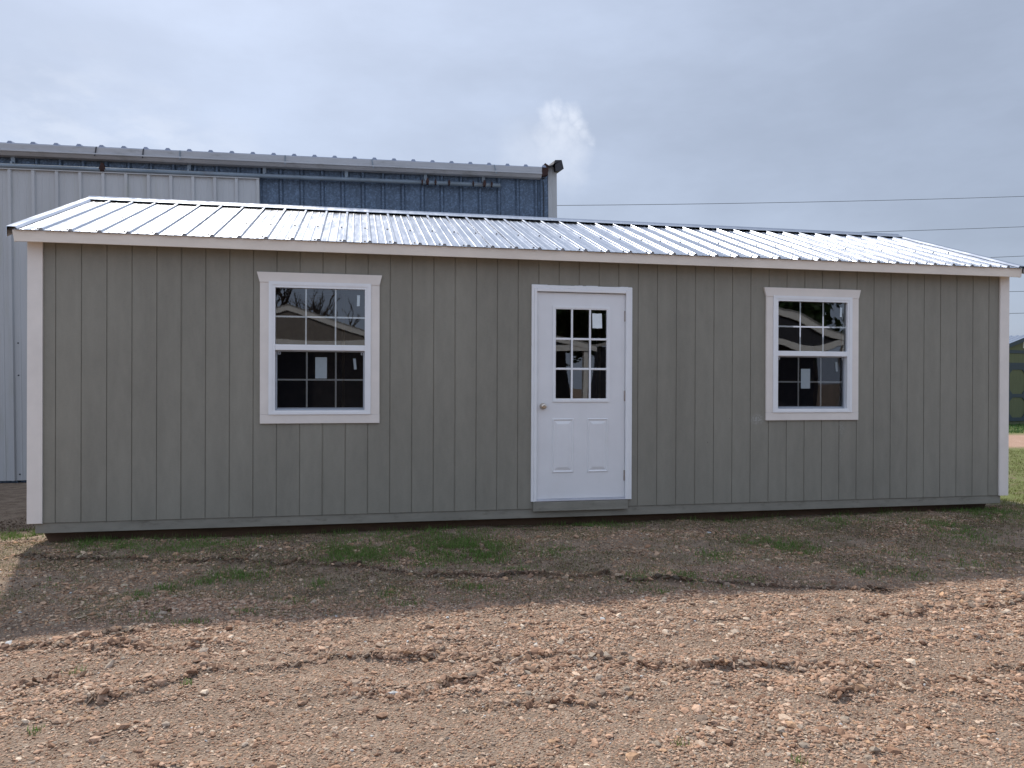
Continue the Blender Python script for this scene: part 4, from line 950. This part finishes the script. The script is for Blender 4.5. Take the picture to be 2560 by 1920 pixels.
# thin high veil of cloud: pale grey-blue, uneven
n1 = noise(nt, dirv, 2.1, 6, .55, (1, 1, 2.2)); n2 = noise(nt, dirv, 6.5, 6, .6, (1, 1, 2.6))
vm = math_(nt, 'ADD', maprange(nt, n1, .35, .68, .1, .72), maprange(nt, n2, .35, .7, -.10, .14))
sd_ = N(nt, 'ShaderNodeVectorMath', operation='DOT_PRODUCT'); nt.links.new(dirv, sd_.inputs[0]); sd_.inputs[1].default_value = SUN
glow = math_(nt, 'POWER', math_(nt, 'MAXIMUM', sd_.outputs['Value'], 0.0), 6.0)
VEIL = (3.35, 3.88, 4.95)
back = maprange(nt, sepd.outputs[1], .35, -.5, .80, 1.48)  # veil brightened behind the camera, added as fill for the shaded front wall
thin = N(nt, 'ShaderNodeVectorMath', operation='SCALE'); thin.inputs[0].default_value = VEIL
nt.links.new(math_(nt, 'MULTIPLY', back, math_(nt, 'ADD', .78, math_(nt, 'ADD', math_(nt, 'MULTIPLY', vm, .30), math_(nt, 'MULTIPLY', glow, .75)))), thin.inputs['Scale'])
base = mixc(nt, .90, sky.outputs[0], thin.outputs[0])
# one small cumulus head above the building corner and soft scraps low on the left
wob = N(nt, 'ShaderNodeTexNoise', inp={'Vector': dirv, 'Scale': 19.0, 'Detail': 6.0, 'Roughness': .62})
w2 = N(nt, 'ShaderNodeVectorMath', operation='SUBTRACT'); nt.links.new(wob.outputs['Color'], w2.inputs[0]); w2.inputs[1].default_value = (.5, .5, .5)
w3 = N(nt, 'ShaderNodeVectorMath', operation='SCALE', inp={'Scale': .046}); nt.links.new(w2.outputs[0], w3.inputs[0])
dw = N(nt, 'ShaderNodeVectorMath', operation='ADD'); nt.links.new(dirv, dw.inputs[0]); nt.links.new(w3.outputs[0], dw.inputs[1])
def puff(cs, lo, K=1.0):
    acc = None
    for (cx, cy, cz, r, amt) in cs:
        r = r * 1.3; cx, cy, cz = .245 + (cx - .245) * K, .918 + (cy - .918) * K, .312 + (cz - .312) * K
        ln = math.sqrt(cx * cx + cy * cy + cz * cz)
        d = N(nt, 'ShaderNodeVectorMath', operation='DISTANCE'); nt.links.new(dw.outputs[0], d.inputs[0]); d.inputs[1].default_value = (cx / ln + .002, cy / ln, cz / ln - .006)
        v = maprange(nt, d.outputs['Value'], r, r * lo, 0, amt)
        acc = v if acc is None else math_(nt, 'MAXIMUM', acc, v)
    return acc
cum = puff([(.226, .921, .329, .015, .95), (.236, .919, .333, .013, 1), (.246, .917, .327, .013, .85), (.257, .914, .328, .016, 1), (.264, .914, .318, .013, .9), (.268, .915, .307, .012, .7), (.230, .921, .317, .018, .85), (.244, .918, .315, .020, .85), (.256, .917, .309, .018, .8), (.221, .925, .306, .020, .65)], .06, 1.15)
soft = puff([(.240, .921, .303, .034, .62), (.225, .927, .293, .032, .5), (.254, .921, .289, .028, .45), (.244, .926, .275, .032, .42), (.255, .926, .264, .024, .36), (.20, .93, .29, .04, .32)], .0)
cum = math_(nt, 'MAXIMUM', math_(nt, 'MULTIPLY', cum, .9), math_(nt, 'MULTIPLY', soft, 1.15))
low = puff([(-.305, .905, .265, .10, .38), (-.235, .928, .262, .08, .42), (-.17, .945, .255, .07, .30), (-.29, .90, .305, .03, .3)], .05)
det = noise(nt, dirv, 34, 5, .6)
cum = math_(nt, 'MULTIPLY', cum, maprange(nt, det, .3, .65, .72, 1.0))
low = math_(nt, 'MULTIPLY', low, maprange(nt, noise(nt, dirv, 13, 6, .6, (1, 1, 2.2)), .38, .62, .15, 1.0))
cl = math_(nt, 'ADD', math_(nt, 'MULTIPLY', cum, .85), low, clamp=True)
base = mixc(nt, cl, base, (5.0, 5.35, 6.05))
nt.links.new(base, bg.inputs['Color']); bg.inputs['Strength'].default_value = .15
sun = bpy.data.lights.new('sun', 'SUN'); sun.energy = 4.3; sun.angle = math.radians(2.2); sun.color = (1.0, .95, .88)
so = bpy.data.objects.new('sun', sun); COL.objects.link(so); so.rotation_euler = (-SUN).to_track_quat('-Z', 'Y').to_euler(); so.location = (0, 10, 20)

# ------------------------------------------------------------------ camera
cam = bpy.data.cameras.new('camera'); co = bpy.data.objects.new('camera', cam); COL.objects.link(co)
yaw, pit, rol = CAMROT = (-.198, -.0027, .0040)
fwv = Vector((-math.sin(yaw) * math.cos(pit), math.cos(yaw) * math.cos(pit), math.sin(pit))); rt = Vector((math.cos(yaw), math.sin(yaw), 0)); up = rt.cross(fwv)
r2 = rt * math.cos(rol) + up * math.sin(rol); u2 = up * math.cos(rol) - rt * math.sin(rol)
mw = Matrix((r2, u2, -fwv)).transposed().to_4x4(); mw.translation = Vector(CAM) * I
co.matrix_world = mw
cam.sensor_width = 36; cam.lens = 1930 / 2560 * 36; cam.clip_start = .05; cam.clip_end = 12000
SC.camera = co
vs = SC.view_settings; vs.view_transform = 'Standard'; vs.look = 'None'; vs.exposure = 0.2; vs.gamma = 1.0; vs.use_curve_mapping = False
SC.cycles.max_bounces = 8; SC.cycles.transparent_max_bounces = 16
for o in bpy.data.objects:
    if 'origin' in o.keys(): del o['origin']
